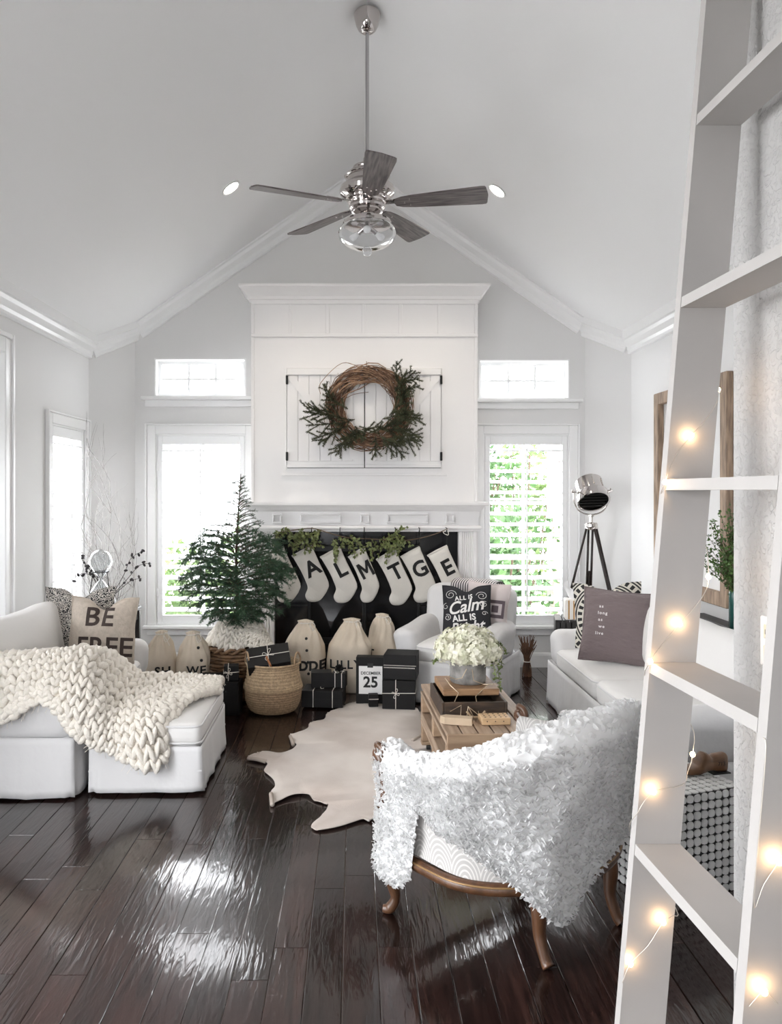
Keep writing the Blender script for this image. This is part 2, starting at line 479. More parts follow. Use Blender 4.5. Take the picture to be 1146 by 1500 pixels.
def window(name, label, w, h, origin, rz, shutters=True, muntins=(2, 1), apron=True):
    """local frame: x along the wall, y into the wall (+) / room (-), z up, origin at lower-left of the opening on the wall face"""
    e = bpy.data.objects.new(name, None); COL.objects.link(e); e.location = origin; e.rotation_euler = (0, 0, rz); struct(e, label)
    c = .075
    m = MB()
    def casing(x0, x1, z0, z1):
        m.bbox(x0, x1, -.018, 0, z0, z1, .004)
    casing(-c, 0, -c if not apron else 0, h + c); casing(w, w + c, -c if not apron else 0, h + c); casing(0, w, h, h + c)
    m.bbox(-c - .014, -c, -.03, 0, -.0, h + c + .014, .003); m.bbox(w + c, w + c + .014, -.03, 0, 0, h + c + .014, .003); m.bbox(-c, w + c, -.03, 0, h + c, h + c + .014, .003)
    if shutters: m.build('casing', M_trim, e)
    m = MB(); m.bbox(-c - .03, w + c + .03, -.055, .02, -.03, 0, .006); m.bbox(-c, w + c, -.022, 0, -.085, -.03, .005)
    m.build('sill', M_trim, e)
    m = MB(); j = .012
    m.box(0, j, 0, .14, 0, h); m.box(w - j, w, 0, .14, 0, h); m.box(j, w - j, 0, .14, h - j, h); m.box(j, w - j, 0, .14, 0, j)
    m.build('jamb', M_trim, e)
    # sash
    m = MB(); sw = .03; y0, y1 = .095, .125
    m.box(j, j + sw, y0, y1, j, h - j); m.box(w - j - sw, w - j, y0, y1, j, h - j); m.box(j + sw, w - j - sw, y0, y1, h - j - sw, h - j); m.box(j + sw, w - j - sw, y0, y1, j, j + sw)
    m.build('sash', M_shut, e)
    nx, nz = muntins; a0, a1, b0, b1 = j + sw, w - j - sw, j + sw, h - j - sw
    for k in range(1, nx + 1):
        xx = a0 + (a1 - a0) * k / (nx + 1); MB().box(xx - .0105, xx + .0105, .098, .122, b0, b1).build('muntin', M_shut, e)
    for k in range(1, nz + 1):
        zz = b0 + (b1 - b0) * k / (nz + 1); MB().box(a0, a1, .101, .119, zz - .0105, zz + .0105).build('muntin', M_shut, e)
    for kx in range(nx + 1):
        for kz in range(nz + 1):
            u0 = a0 + (a1 - a0) * kx / (nx + 1); u1 = a0 + (a1 - a0) * (kx + 1) / (nx + 1); v0 = b0 + (b1 - b0) * kz / (nz + 1); v1 = b0 + (b1 - b0) * (kz + 1) / (nz + 1)
            MB().add([(u0, .11, v0), (u1, .11, v0), (u1, .11, v1), (u0, .11, v1)], [(0, 1, 2, 3)]).build('pane', M_glass, e)
    if shutters:
        sh = MB(); s = .042; g = j + .002; y0, y1 = .0, .028
        rail_t, rail_b = .075, .07
        sh.bbox(g, g + s, y0, y1, g, h - g, .003); sh.bbox(w - g - s, w - g, y0, y1, g, h - g, .003)
        sh.bbox(g + s, w - g - s, y0, y1, h - g - rail_t, h - g, .003); sh.bbox(g + s, w - g - s, y0, y1, g, g + rail_b, .003)
        so = sh.build('shutter_frame', M_shut, e)
        for zz in (.28, h - .28):
            MB().bbox(g - .006, g + .012, -.012, .004, zz - .035, zz + .035, .002).build('hinge', M_trim, so)
        z0, z1 = g + rail_b, h - g - rail_t; n = 16; pitch = (z1 - z0) / n
        lm = MB(); ww = (w - 2 * g - 2 * s - .004) / 2; lw = .035; th = .006
        prof = [(-lw, 0), (-lw * .6, th * .8), (0, th), (lw * .6, th * .8), (lw, 0), (lw * .6, -th * .8), (0, -th), (-lw * .6, -th * .8)]
        ang = radians(24)
        pp = [(-ww, p[0] * cos(ang) - p[1] * sin(ang), p[0] * sin(ang) + p[1] * cos(ang)) for p in prof]
        lm.prism(pp, (2 * ww, 0, 0))
        o0 = None
        for k in range(n):
            if o0 is None: o = o0 = lm.build('louver', M_shut, e, fix=True)
            else: o = o0.copy(); COL.objects.link(o)
            o.location = (w / 2, .014 + .002, z0 + pitch * (k + .5))
        MB().bbox(w * .5 - .006, w * .5 + .006, -.034, -.022, z0 + .05, z1 - .03, .003).build('tilt_rod', M_shut, e)
    return e
def hole_window(name, label, hh, **k): return window(name, label, hh[1] - hh[0], hh[3] - hh[2], (hh[0], YB, hh[2]), 0, **k)
hole_window('window_1', 'tall window with open white louvered shutters behind the small fir tree', WL, muntins=(1, 2))
hole_window('window_2', 'tall window with open white louvered shutters behind the armchair', WR, muntins=(1, 2))
hole_window('window_3', 'transom window over the tall window by the fir tree', TL, shutters=False, muntins=(2, 1))
hole_window('window_4', 'transom window over the tall window by the tripod lamp', TR, shutters=False, muntins=(2, 1))
window('window_5', 'shuttered window in the side wall by the bare branches', WS[1] - WS[0], WS[3] - WS[2], (XL, WS[0], WS[2]), pi / 2, muntins=(1, 2))
for hh in (WL, WR, TL, TR):
    portal(((hh[0] + hh[1]) / 2, YB + .16, (hh[2] + hh[3]) / 2), (-pi / 2, 0, 0), hh[1] - hh[0], hh[3] - hh[2])
portal((XL - .16, (WS[0] + WS[1]) / 2, (WS[2] + WS[3]) / 2), (pi / 2, 0, -pi / 2), WS[1] - WS[0], WS[3] - WS[2])
portal((-.95, YR - .14, 1.55), (pi / 2, 0, 0), 1.3, 1.3)  # portal of the added rear opening
portal((XL - .16, 1.45, 1.35), (pi / 2, 0, -pi / 2), 1.9, 2.3)  # portal of the added side opening
struct(MB().box(-14, 14, YB + .16, 20, -.35, -.25).build('ground_outside', mat('pale_bounce_ground', (.52, .50, .47), .9, bump=.3, bscale=12, vary=.15)), 'garden ground outside the windows')  # ground made pale to bounce daylight up onto the ceiling
M_unseen_ground = mat('unseen_ground', (.45, .44, .42), .9)  # unseen ground, added to cut light rising through the side and rear openings
struct(MB().box(-14, 14, -14, YR - .14, -.35, -.25).build('ground_behind', M_unseen_ground)); struct(MB().box(-14, -3.42, YR - .14, YB + .16, -.35, -.25).build('ground_side', M_unseen_ground)); struct(MB().box(-3.42, XL - .15, YR - .14, 3.28, -.35, -.25).build('ground_side_near', M_unseen_ground))

# outlet on the plaster wall
M_plate = mat('outlet_plastic', (.82, .81, .78), .35)
M_slot = mat('outlet_slot', (.16, .14, .12), .5)
o = thing('wall_outlet', 'white wall plate with a socket on the plaster wall by the ladder', 'outlet', (.99, 1.87, 1.14), 0)
MB().bbox(-.006, 0, -.037, .037, -.06, .06, .003).build('plate', M_plate, o)
for dz in (-.025, .025):
    s_ = MB().bbox(-.009, -.005, -.016, .016, dz - .017, dz + .017, .002).build('socket', mat('socket_beige', (.62, .56, .42), .4), o)
    for q in (-.006, .006): MB().box(-.0095, -.0088, q - .0012, q + .0012, dz - .006, dz + .006).build('slot', M_slot, s_)
# ------------------------------------------------------------------ fireplace
FY = 6.36
def fx(px, y=FY): return (px - CX) * y / F_PX
def fz(py, y=FY): return EYE + (CY - py) * y / F_PX
M_black = mat('black_tile_gloss', (.012, .012, .014), .12, vary=.3, vscale=3)
M_flatblack = mat('flat_black', (.008, .008, .008), .6)
M_iron = mat('black_iron', (.02, .02, .02), .45, metal=.6)
fp = thing('fireplace', 'white panelled fireplace and chimney breast with black tiled hearth', 'fireplace', (0, 0, 0))
XA, XB = fx(368), fx(700); ZM = fz(738)
OA, OB, OZ = fx(402), fx(672), fz(778)
m = MB(); m.box(XA, XB, FY, YB, ZM - .1, fz(430)); m.build('chimney_breast', M_fpw, fp)
m = MB(); m.box(XA, OA, FY + .005, YB, 0, ZM - .1); m.box(OB, XB, FY + .005, YB, 0, ZM - .1); m.box(OA, OB, FY + .005, YB, OZ, ZM - .1)
m.build('surround', M_fpw, fp)
def strip(name, x0, x1, z0, z1, d, y=FY, mt=None, b_=.004, par=None):
    return MB().bbox(x0, x1, y - d, y + .002, z0, z1, b_).build(name, mt or M_fpw, par or fp)
# top cornice, stepped outwards
m = MB()
def ring_mould(m, prof):
    """profile (projection, z) run round the front and both sides of the breast"""
    a = []
    for d, z in prof: a.append([(XA - d, YB - .01, z), (XA - d, FY - d, z), (XB + d, FY - d, z), (XB + d, YB - .01, z)])
    for p, q in zip(a, a[1:]):
        for i in range(3): m.add([p[i], p[i + 1], q[i + 1], q[i]], [(0, 1, 2, 3)])
    for e in (a[0], a[-1]): m.add(e, [(0, 1, 2, 3)])
zt = fz(415, 6.27)
ring_mould(m, [(0, zt - .135), (.012, zt - .135), (.012, zt - .115), (.022, zt - .11), (.022, zt - .085), (.03, zt - .08), (.05, zt - .055), (.075, zt - .03), (.082, zt - .02), (.09, zt - .02), (.09, zt)])
m.build('cornice', M_fpw, fp, fix=True)
# board and batten frieze
strip('rail', XA, XB, fz(494), fz(489), .014)
strip('rail', XA, XB, fz(446), fz(437), .014)
for px, w in ((425, .018), (480, .03), (533, .03), (587, .03), (643, .018)):
    strip('batten', fx(px) - w / 2, fx(px) + w / 2, fz(489), fz(446), .008, b_=.002)
for x0, x1 in ((XA, XA + .026), (XB - .026, XB)):
    strip('corner_board', x0, x1, ZM + .02, fz(494), .008, b_=.003); strip('corner_board', x0, x1, fz(489), fz(446), .008, b_=.003)
# cabinet with two barn-style doors
DX0, DX1, DZ0, DZ1, DXM = fx(421), fx(646), fz(685), fz(541), fx(534.3)
strip('cabinet_ledge', fx(413), fx(655), fz(697), fz(693), .02, b_=.003)
m = MB(); g = .012
m.bbox(DX0 - .012, DX0 - .004, FY - .012, FY, DZ0 - .012, DZ1 + .012, .002); m.bbox(DX1 + .004, DX1 + .012, FY - .012, FY, DZ0 - .012, DZ1 + .012, .002)
m.bbox(DX0 - .004, DX1 + .004, FY - .012, FY, DZ1 + .004, DZ1 + .012, .002); m.build('cabinet_frame', M_fpw, fp)
MB().box(DX0, DX1, FY - .003, FY, DZ0 - .004, DZ1 + .004).build('cabinet_gap', M_flatblack, fp)  # black sheet paints the shade inside the door gaps
for s in (0, 1):
    x0, x1 = (DX0, DXM - .0035) if s == 0 else (DXM + .0035, DX1)
    dr = MB().box(x0, x1, FY - .012, FY - .003, DZ0, DZ1).build('cabinet_door', M_fpw, fp)
    n = 7; rl = .05
    for k in range(n):
        a = x0 + (x1 - x0) * k / n; b_ = x0 + (x1 - x0) * (k + 1) / n
        MB().bbox(a + .0018, b_ - .0018, FY - .02, FY - .011, DZ0 + rl, DZ1 - rl, .003).build('board', M_fpw, dr)
    MB().bbox(x0, x1, FY - .034, FY - .011, DZ1 - rl, DZ1, .003).build('door_rail', M_fpw, dr)
    MB().bbox(x0, x1, FY - .034, FY - .011, DZ0, DZ0 + rl * .5, .003).build('door_rail', M_fpw, dr)
    ca = Vector((x0 + .02, 0, DZ1 - rl)) if s == 0 else Vector((x1 - .02, 0, DZ1 - rl))
    cb_ = Vector((x1 - .03, 0, DZ0 + rl * .5)) if s == 0 else Vector((x0 + .03, 0, DZ0 + rl * .5))
    d = (cb_ - ca).normalized(); nrm = Vector((-d.z, 0, d.x)) * .036
    y0 = FY - .03
    poly = [Vector((p.x, y0, p.z)) for p in (ca + nrm, cb_ + nrm, cb_ - nrm, ca - nrm)]
    for p in poly: p.x = min(max(p.x, x0), x1); p.z = min(max(p.z, DZ0 + rl * .5), DZ1 - rl)
    MB().prism(poly, (0, .012, 0)).build('brace', M_fpw, dr, fix=True)
    for zz in (DZ0 + .09, DZ1 - .09):
        xx = x0 if s == 0 else x1
        MB().bbox(xx - .009, xx + .009, FY - .04, FY - .01, zz - .035, zz + .035, .003).build('hinge', M_iron, dr)
# mantel shelf
m = MB(); zs = fz(736, 6.28)
ring_mould(m, [(0, zs - .115), (.012, zs - .115), (.012, zs - .075), (.03, zs - .06), (.045, zs - .04), (.05, zs - .028), (.075, zs - .028), (.08, zs - .02), (.08, zs), (0, zs)])
m.build('mantel_shelf', M_fpw, fp, fix=True)
m = MB(); z0 = OZ
ring_mould(m, [(0, z0 - .004), (.018, z0 - .004), (.022, z0 + .012), (.03, z0 + .022), (.03, z0 + .032), (.016, z0 + .045), (0, z0 + .048)])
m.build('lower_moulding', M_fpw, fp, fix=True)
def panel_mould(x0, x1, z0, z1, w=.016):
    m = MB(); y0, y1 = FY - .022, FY + .006
    m.bbox(x0, x1, y0, y1, z1 - w, z1, .005); m.bbox(x0, x1, y0, y1, z0, z0 + w, .005)
    m.bbox(x0, x0 + w, y0, y1, z0 + w, z1 - w, .005); m.bbox(x1 - w, x1, y0, y1, z0 + w, z1 - w, .005)
    m.build('panel_moulding', M_fpw, fp)
for a, b_ in ((399.5, 413.5), (440, 500), (528, 541.5), (567, 627.5), (652.5, 666)):
    panel_mould(fx(a), fx(b_), fz(767), fz(752))
# fluted pilasters
for xa, xb in ((XA + .012, OA - .004), (OB + .004, XB - .012)):
    m = MB(); n = 6; pr = [(xa, FY + .006)]; wv = (xb - xa)
    mg = .022
    pr = [(xa, FY + .006), (xa, FY - .014), (xa + mg, FY - .014)]
    fw = (wv - 2 * mg) / n
    for k in range(n):
        u = xa + mg + k * fw
        for q in range(1, 8):
            t = q / 8; pr.append((u + fw * (.12 + .76 * t), FY - .014 + .011 * sin(pi * t)))
        pr.append((u + fw, FY - .014))
    pr += [(xb, FY - .014), (xb, FY + .006)]
    m.prism([(p[0], p[1], .16) for p in pr], (0, 0, OZ - .16 - .006))
    m.build('pilaster', M_fpw, fp, fix=True)
    MB().bbox(xa - .008, xb + .004, FY - .026, FY + .006, 0, .16, .006).build('plinth', M_fpw, fp)
# black tiles and glass-fronted firebox
BY = FY + .05
xs = [OA, fx(452), fx(534), fx(615), OB]; zr = [0, fz(945), fz(888), OZ]
def tile(x0, x1, z0, z1): MB().bbox(x0 + .002, x1 - .002, BY, BY + .02, z0 + .002, z1 - .002, .003).build('tile', M_black, fp)
for i in (0, 3):
    for j in range(3): tile(xs[i], xs[i + 1], zr[j], zr[j + 1])
for i in (1, 2): tile(xs[i], xs[i + 1], zr[0], zr[1])
FZT = fz(800)
for i in (1, 2): tile(xs[i], xs[i + 1], FZT, OZ)
m = MB(); fa, fb = xs[1], xs[3]
m.box(fa, fb, YB - .05, YB - .03, zr[1], FZT); m.box(fa - .01, fa, BY, YB - .03, zr[1], FZT); m.box(fb, fb + .01, BY, YB - .03, zr[1], FZT)
m.box(fa, fb, BY, YB - .03, zr[1] - .01, zr[1]); m.box(fa, fb, BY, YB - .03, FZT, FZT + .01)
m.build('firebox', M_flatblack, fp)
M_firegl = mat('smoked_glass', (.012, .012, .014), .04)
_n = M_firegl.node_tree; _p = _n.nodes['Principled BSDF']; _p.inputs['Alpha'].default_value = .55
for i in (1, 2):
    d = MB().box(xs[i] + .012, xs[i + 1] - .012, BY + .004, BY + .009, zr[1] + .05, FZT - .045).build('glass_door', M_firegl, fp)
    f_ = MB(); a, b_, c0, c1 = xs[i] + .001, xs[i + 1] - .001, zr[1] + .002, FZT - .002
    f_.bbox(a, a + .014, BY - .006, BY + .014, c0, c1, .003); f_.bbox(b_ - .014, b_, BY - .006, BY + .014, c0, c1, .003)
    f_.bbox(a + .014, b_ - .014, BY - .006, BY + .014, c1 - .045, c1, .003); f_.bbox(a + .014, b_ - .014, BY - .006, BY + .014, c0, c0 + .05, .003)
    f_.build('door_frame', M_iron, d)
    kx = xs[2] + (-.03 if i == 1 else .03)
    MB().tube([(kx, BY - .006, fz(868)), (kx, BY - .03, fz(868)), (kx, BY - .03, fz(850)), (kx, BY - .006, fz(850))], .005).build('door_handle', M_iron, d)
m = MB()
for k in range(5): xx = lerp(fx(495), fx(572), k / 4); m.tube([(xx, BY + .09, zr[1]), (xx, BY + .09, zr[1] + .07), (xx, BY + .2, zr[1] + .07), (xx, BY + .2, zr[1])], .008)
m.tube([(fx(490), BY + .09, zr[1] + .06), (fx(577), BY + .09, zr[1] + .06)], .008); m.tube([(fx(490), BY + .2, zr[1] + .06), (fx(577), BY + .2, zr[1] + .06)], .008)
m.build('grate', M_iron, fp)
M_bark = mat('log_bark', (.16, .11, .07), .9, bump=.6, bscale=40, col2=(.06, .04, .03), vscale=14)
for k, (a, b_, yy, zz) in enumerate(((492, 575, .11, .115), (498, 570, .185, .115), (505, 566, .15, .185))):
    MB().tube(catmull([(fx(a), BY + yy, zr[1] + zz), (fx((a + b_) / 2), BY + yy + .01, zr[1] + zz + .008), (fx(b_), BY + yy - .01, zr[1] + zz)], 4), [.034, .036, .038, .037, .036, .037, .038, .036, .033], n=10).build('log', M_bark, fp, auto=50)
v = MB().lathe([(0, .012), (.012, .012), (.014, .008), (.026, .004), (.028, 0), (0, 0)], 20, M=frame((fx(632), BY, fz(889)), (0, -1, 0)))
v.build('gas_key_plate', mat('brushed_nickel', (.55, .54, .53), .3, metal=1), fp, auto=40)

# ------------------------------------------------------------------ ceiling fan
M_chrome = mat('polished_nickel', (.58, .545, .53), .06, metal=1)
M_blade = mat('grey_oak_blade', (.19, .165, .16), .45, col2=(.06, .05, .05), vscale=5, stretch=(1.2, 14, 1), detail=7)
M_clear, nt, N, L, b = new_mat('clear_glass'); N.remove(b)
tr = N.new('ShaderNodeBsdfTransparent'); tr.inputs['Color'].default_value = (.95, .96, .97, 1); gl = N.new('ShaderNodeBsdfGlossy'); gl.inputs['Roughness'].default_value = .03
fr = N.new('ShaderNodeFresnel'); fr.inputs['IOR'].default_value = 1.13; mx = N.new('ShaderNodeMixShader')
df = N.new('ShaderNodeBsdfTranslucent'); df.inputs['Color'].default_value = (.9, .9, .92, 1); m0 = N.new('ShaderNodeMixShader'); m0.inputs['Fac'].default_value = .14
L.new(tr.outputs['BSDF'], m0.inputs[1]); L.new(df.outputs['BSDF'], m0.inputs[2])
L.new(fr.outputs['Fac'], mx.inputs['Fac']); L.new(m0.outputs['Shader'], mx.inputs[1]); L.new(gl.outputs['BSDF'], mx.inputs[2]); L.new(mx.outputs['Shader'], N['Material Output'].inputs['Surface'])
FYN = 4.44; k = FYN / F_PX
def hz(py): return EYE + (CY - py) * k
fan = thing('ceiling_fan', 'polished nickel ceiling fan with five grey wood blades and glass globe', 'ceiling fan', (RIDGE_X, FYN, EYE + 420 * FYN / F_PX))
bz = EYE + 420 * FYN / F_PX
def fl_(prof): return [(r, hz(y) - bz) for r, y in prof]
MB().lathe(fl_([(0, 15), (.068, 18), (.076, 21), (.074, 27), (.07, 30), (.064, 37), (.05, 44), (.03, 48), (.016, 49), (0, 49)]), 32).build('canopy', M_chrome, fan, auto=40)
MB().lathe(fl_([(0, 46), (.0105, 46), (.0105, 236), (0, 236)]), 16).build('downrod', mat('satin_rod', (.5, .49, .5), .25, metal=1), fan, auto=40)
MB().lathe(fl_([(0, 232), (.022, 232), (.024, 240), (.06, 243), (.08, 245), (.084, 248), (.08, 250), (.1, 252), (.106, 254), (.1, 256), (.124, 257), (.13, 259), (.124, 261), (.116, 262), (.116, 268), (.13, 271), (.152, 275), (.158, 280), (.152, 285), (.13, 289), (.118, 290), (.122, 292), (.118, 294), (.108, 295), (.112, 297), (.108, 299), (.098, 300), (.1, 302), (0, 302)]), 40).build('motor_housing', M_chrome, fan, auto=30)
MB().lathe(fl_([(0, 300), (.1, 300), (.104, 303), (.1, 306), (.088, 308), (.09, 311), (.084, 313), (.06, 316), (.058, 320), (.085, 322), (.132, 324), (.138, 327), (.136, 331), (.12, 332), (0, 332)]), 40).build('light_fitter', M_chrome, fan, auto=30)
MB().lathe(fl_([(.128, 329), (.146, 332), (.16, 337), (.165, 343), (.158, 350), (.138, 356), (.1, 362), (.05, 366), (.0, 367)]), 40).build('glass_globe', M_clear, fan, smooth=True)
MB().lathe(fl_([(0, 363), (.026, 363), (.028, 366), (.024, 369), (.026, 372), (.014, 375), (0, 376)]), 20).build('finial', M_clear, fan, smooth=True)
for q in range(3):
    a = q * 2 * pi / 3 + .5
    sk = MB(); d = Vector((cos(a), sin(a), -.55)).normalized(); p0 = Vector((0, 0, hz(331) - bz))
    sk.lathe([(0, 0), (.014, 0), (.014, .055), (0, .055)], 12, M=frame(p0 + d * .01, d)); s_ = sk.build('lamp_socket', M_chrome, fan, auto=40)
    MB().lathe([(0, .055), (.012, .055), (.016, .07), (.022, .09), (.018, .108), (0, .115)], 14, M=frame(p0 + d * .01, d)).build('bulb', mat('frosted_bulb', (.85, .85, .85), .25), s_, smooth=True)
bl = MB()
ol = [(.165, -.03), (.2, -.045), (.27, -.055), (.45, -.068), (.64, -.08), (.661, -.077), (.668, -.066), (.676, 0), (.668, .066), (.661, .077), (.64, .08), (.45, .068), (.27, .055), (.2, .045), (.165, .03), (.155, 0)]
bl.prism([(x_, y_, -.004) for x_, y_ in ol], (0, 0, .008))
ir = MB()
ir.prism([(x_, y_, .004) for x_, y_ in ((.09, -.02), (.15, -.016), (.2, -.034), (.255, -.03), (.255, -.02), (.205, -.012), (.24, -.006), (.24, .006), (.205, .012), (.255, .02), (.255, .03), (.2, .034), (.15, .016), (.09, .02))], (0, 0, .006))
b0 = None
for q, ad in enumerate((-85, -13, 59, 131, 203)):
    rot = Matrix.Rotation(radians(ad), 4, 'Z') @ Matrix.Rotation(radians(-13), 4, 'X')
    if b0 is None:
        b0 = bl.build('blade', M_blade, fan, fix=True); i0 = ir.build('blade_iron', M_chrome, b0, fix=True)
        for sx, sy in ((.245, -.025), (.245, .025), (.215, 0)):
            MB().lathe([(0, -.008), (.005, -.0075), (.006, -.004), (0, -.004)], 10, c=(sx, sy, 0)).build('screw', M_chrome, b0, auto=40)
        o = b0
    else: o = copy_tree(b0, fan)
    o.matrix_local = Matrix.Translation((0, 0, 0)) @ rot

# recessed downlights in the sloped ceiling
M_lit, nt, N, L, b = new_mat('lit_lens'); b.inputs['Emission Color'].default_value = (1, .93, .82, 1); b.inputs['Emission Strength'].default_value = 25
for lab, X, Y in (('recessed downlight in the ceiling slope above the fir tree side', -.865, 5.465), ('recessed downlight in the ceiling slope above the tripod lamp side', 1.003, 5.52)):
    z = ceil_z(X); nrm = Vector((-PITCH if X > RIDGE_X else PITCH, 0, -1)).normalized()
    o = thing('recessed_light', lab, 'ceiling light', (X, Y, z)); 
    Mx = frame((0, 0, 0), nrm, (0, 1, 0))
    MB().lathe([(.058, .001), (.072, .001), (.075, .006), (.07, .01), (.058, .007), (.055, .002)], 32, M=Mx).build('trim_ring', M_trim, o, fix=True, smooth=True)
    MB().lathe([(0, .002), (.056, .002), (.056, .0035), (0, .0035)], 32, M=Mx).build('lens', M_lit, o)
    ld = bpy.data.lights.new('downlight', 'SPOT'); ld.energy = 22; ld.color = (1, .9, .76); ld.spot_size = radians(110); ld.spot_blend = .8; ld.shadow_soft_size = .05
    lo = bpy.data.objects.new('downlight', ld); COL.objects.link(lo); lo.location = Vector((X, Y, z)) + nrm * .03
    lo.rotation_euler = nrm.lerp(Vector((0, 0, -1)), .5).to_track_quat('-Z', 'Y').to_euler()

# ------------------------------------------------------------------ white board ladder with string lights
M_lad = mat('ladder_white_paint', (.42, .40, .385), .55, bump=.1, bscale=25, vary=.06, vscale=4)
lad = thing('shelf_ladder', 'tall white painted board ladder leaning against the plaster wall', 'ladder', (.7, 1.67, 0))
def lx(z, y): return .623 + .0847 * z + (1.9 - y) * .043
def stile(y):
    z1 = 2.76; w = .111
    poly = [(lx(0, y) - .7, 0), (lx(z1, y) - .7, z1), (lx(z1, y) + w - .7, z1), (lx(0, y) + w - .7, 0)]
    m = MB(); b_ = .003; y0 = y - 1.67; 
    m.prism([(p[0], y0, p[1]) for p in poly], (0, .032, 0))
    return m.build('stile', M_lad, lad, fix=True)
stile(1.9); stile(1.40)
for py in (176, 443, 710, 978, 1244, 1510):
    z = EYE + (CY - py) * 1.9 / F_PX
    ya, yb = 1.433, 1.899
    m = MB(); w = .109; t_ = .013
    vs = []
    for zz in (z - t_, z + t_):
        for yy in (ya, yb): vs += [(lx(zz, yy) + .001 - .7, yy - 1.67, zz), (lx(zz, yy) + w - .7, yy - 1.67, zz)]
    m.add(vs, [(0, 1, 3, 2), (4, 6, 7, 5), (0, 4, 5, 1), (2, 3, 7, 6), (0, 2, 6, 4), (1, 5, 7, 3)])
    m.build('rung', M_lad, lad, fix=True)
M_wire = mat('silver_wire', (.62, .58, .52), .4, metal=.7)
M_led, nt, N, L, b = new_mat('warm_led'); b.inputs['Emission Color'].default_value = (1, .62, .3, 1); b.inputs['Emission Strength'].default_value = 40
sl = thing('string_lights', 'thin wire string of warm fairy lights wound around the ladder', 'string lights', (.75, 1.88, .2))
o3 = Vector((.75, 1.88, .2)); ys = 1.888
def lp(px, py, y): return P(px, py, y) - o3
path = [lp(1068, 380, 1.94), lp(1060, 480, 1.94), lp(1052, 571, 1.94), lp(1050, 590, 1.892), lp(1034, 615, ys), lp(1013, 638, ys), lp(990, 668, ys), lp(975, 706, 1.88), lp(972, 735, 1.945), lp(1030, 790, 1.945), lp(1038, 845, 1.945), lp(1033, 868, 1.895), lp(1015, 893, ys), lp(996, 914, ys), lp(970, 945, ys), lp(953, 969, 1.88), lp(948, 1000, 1.945), lp(1012, 1060, 1.945), lp(1015, 1105, 1.945), lp(1008, 1130, 1.94), lp(1000, 1150, 1.892), lp(958, 1160, ys), lp(935, 1190, ys), lp(925, 1225, 1.94), lp(990, 1330, 1.94), lp(985, 1342, 1.892), lp(972, 1351, ys), lp(950, 1385, ys), lp(924, 1412, ys), lp(912, 1440, ys)]
MB().tube(catmull(path, 4), .0011, n=5).build('wire', M_wire, sl, smooth=True)
path2 = [lp(1118, 1080, 1.395), lp(1122, 1110, 1.385), lp(1105, 1320, 1.39), lp(1120, 1295, 1.388), lp(1142, 1262, 1.388)]
MB().tube(catmull(path2, 5), .0009, n=5).build('wire', M_wire, sl, smooth=True)
path3 = [lp(1098, 1475, 1.39), lp(1106, 1465, 1.388), lp(1120, 1453, 1.388), lp(1140, 1470, 1.388)]
MB().tube(catmull(path3, 5), .0009, n=5).build('wire', M_wire, sl, smooth=True)
led = None
for px, py, y in ((1052, 571, 1.935), (1013, 638, 1.884), (975, 706, 1.876), (1038, 845, 1.94), (996, 914, 1.884), (953, 969, 1.876), (1015, 1105, 1.94), (958, 1160, 1.884), (972, 1351, 1.884), (924, 1412, 1.884), (1142, 1262, 1.384), (1120, 1453, 1.384)):
    if led is None: o = led = MB().ell((0, 0, 0), .006, .006, .007, nu=10, nv=8).build('bulb', M_led, sl, smooth=True)
    else: o = led.copy(); COL.objects.link(o)
    o.location = lp(px, py, y)
# ------------------------------------------------------------------ soft furniture helpers
M_slip = mat('white_cotton_slipcover', (.66, .65, .65), .85, bump=.5, bscale=6, sheen=.2, bdist=.02)
M_slip2 = mat('white_cotton_cushion', (.70, .685, .67), .85, bump=.35, bscale=6, sheen=.2, bdist=.02)

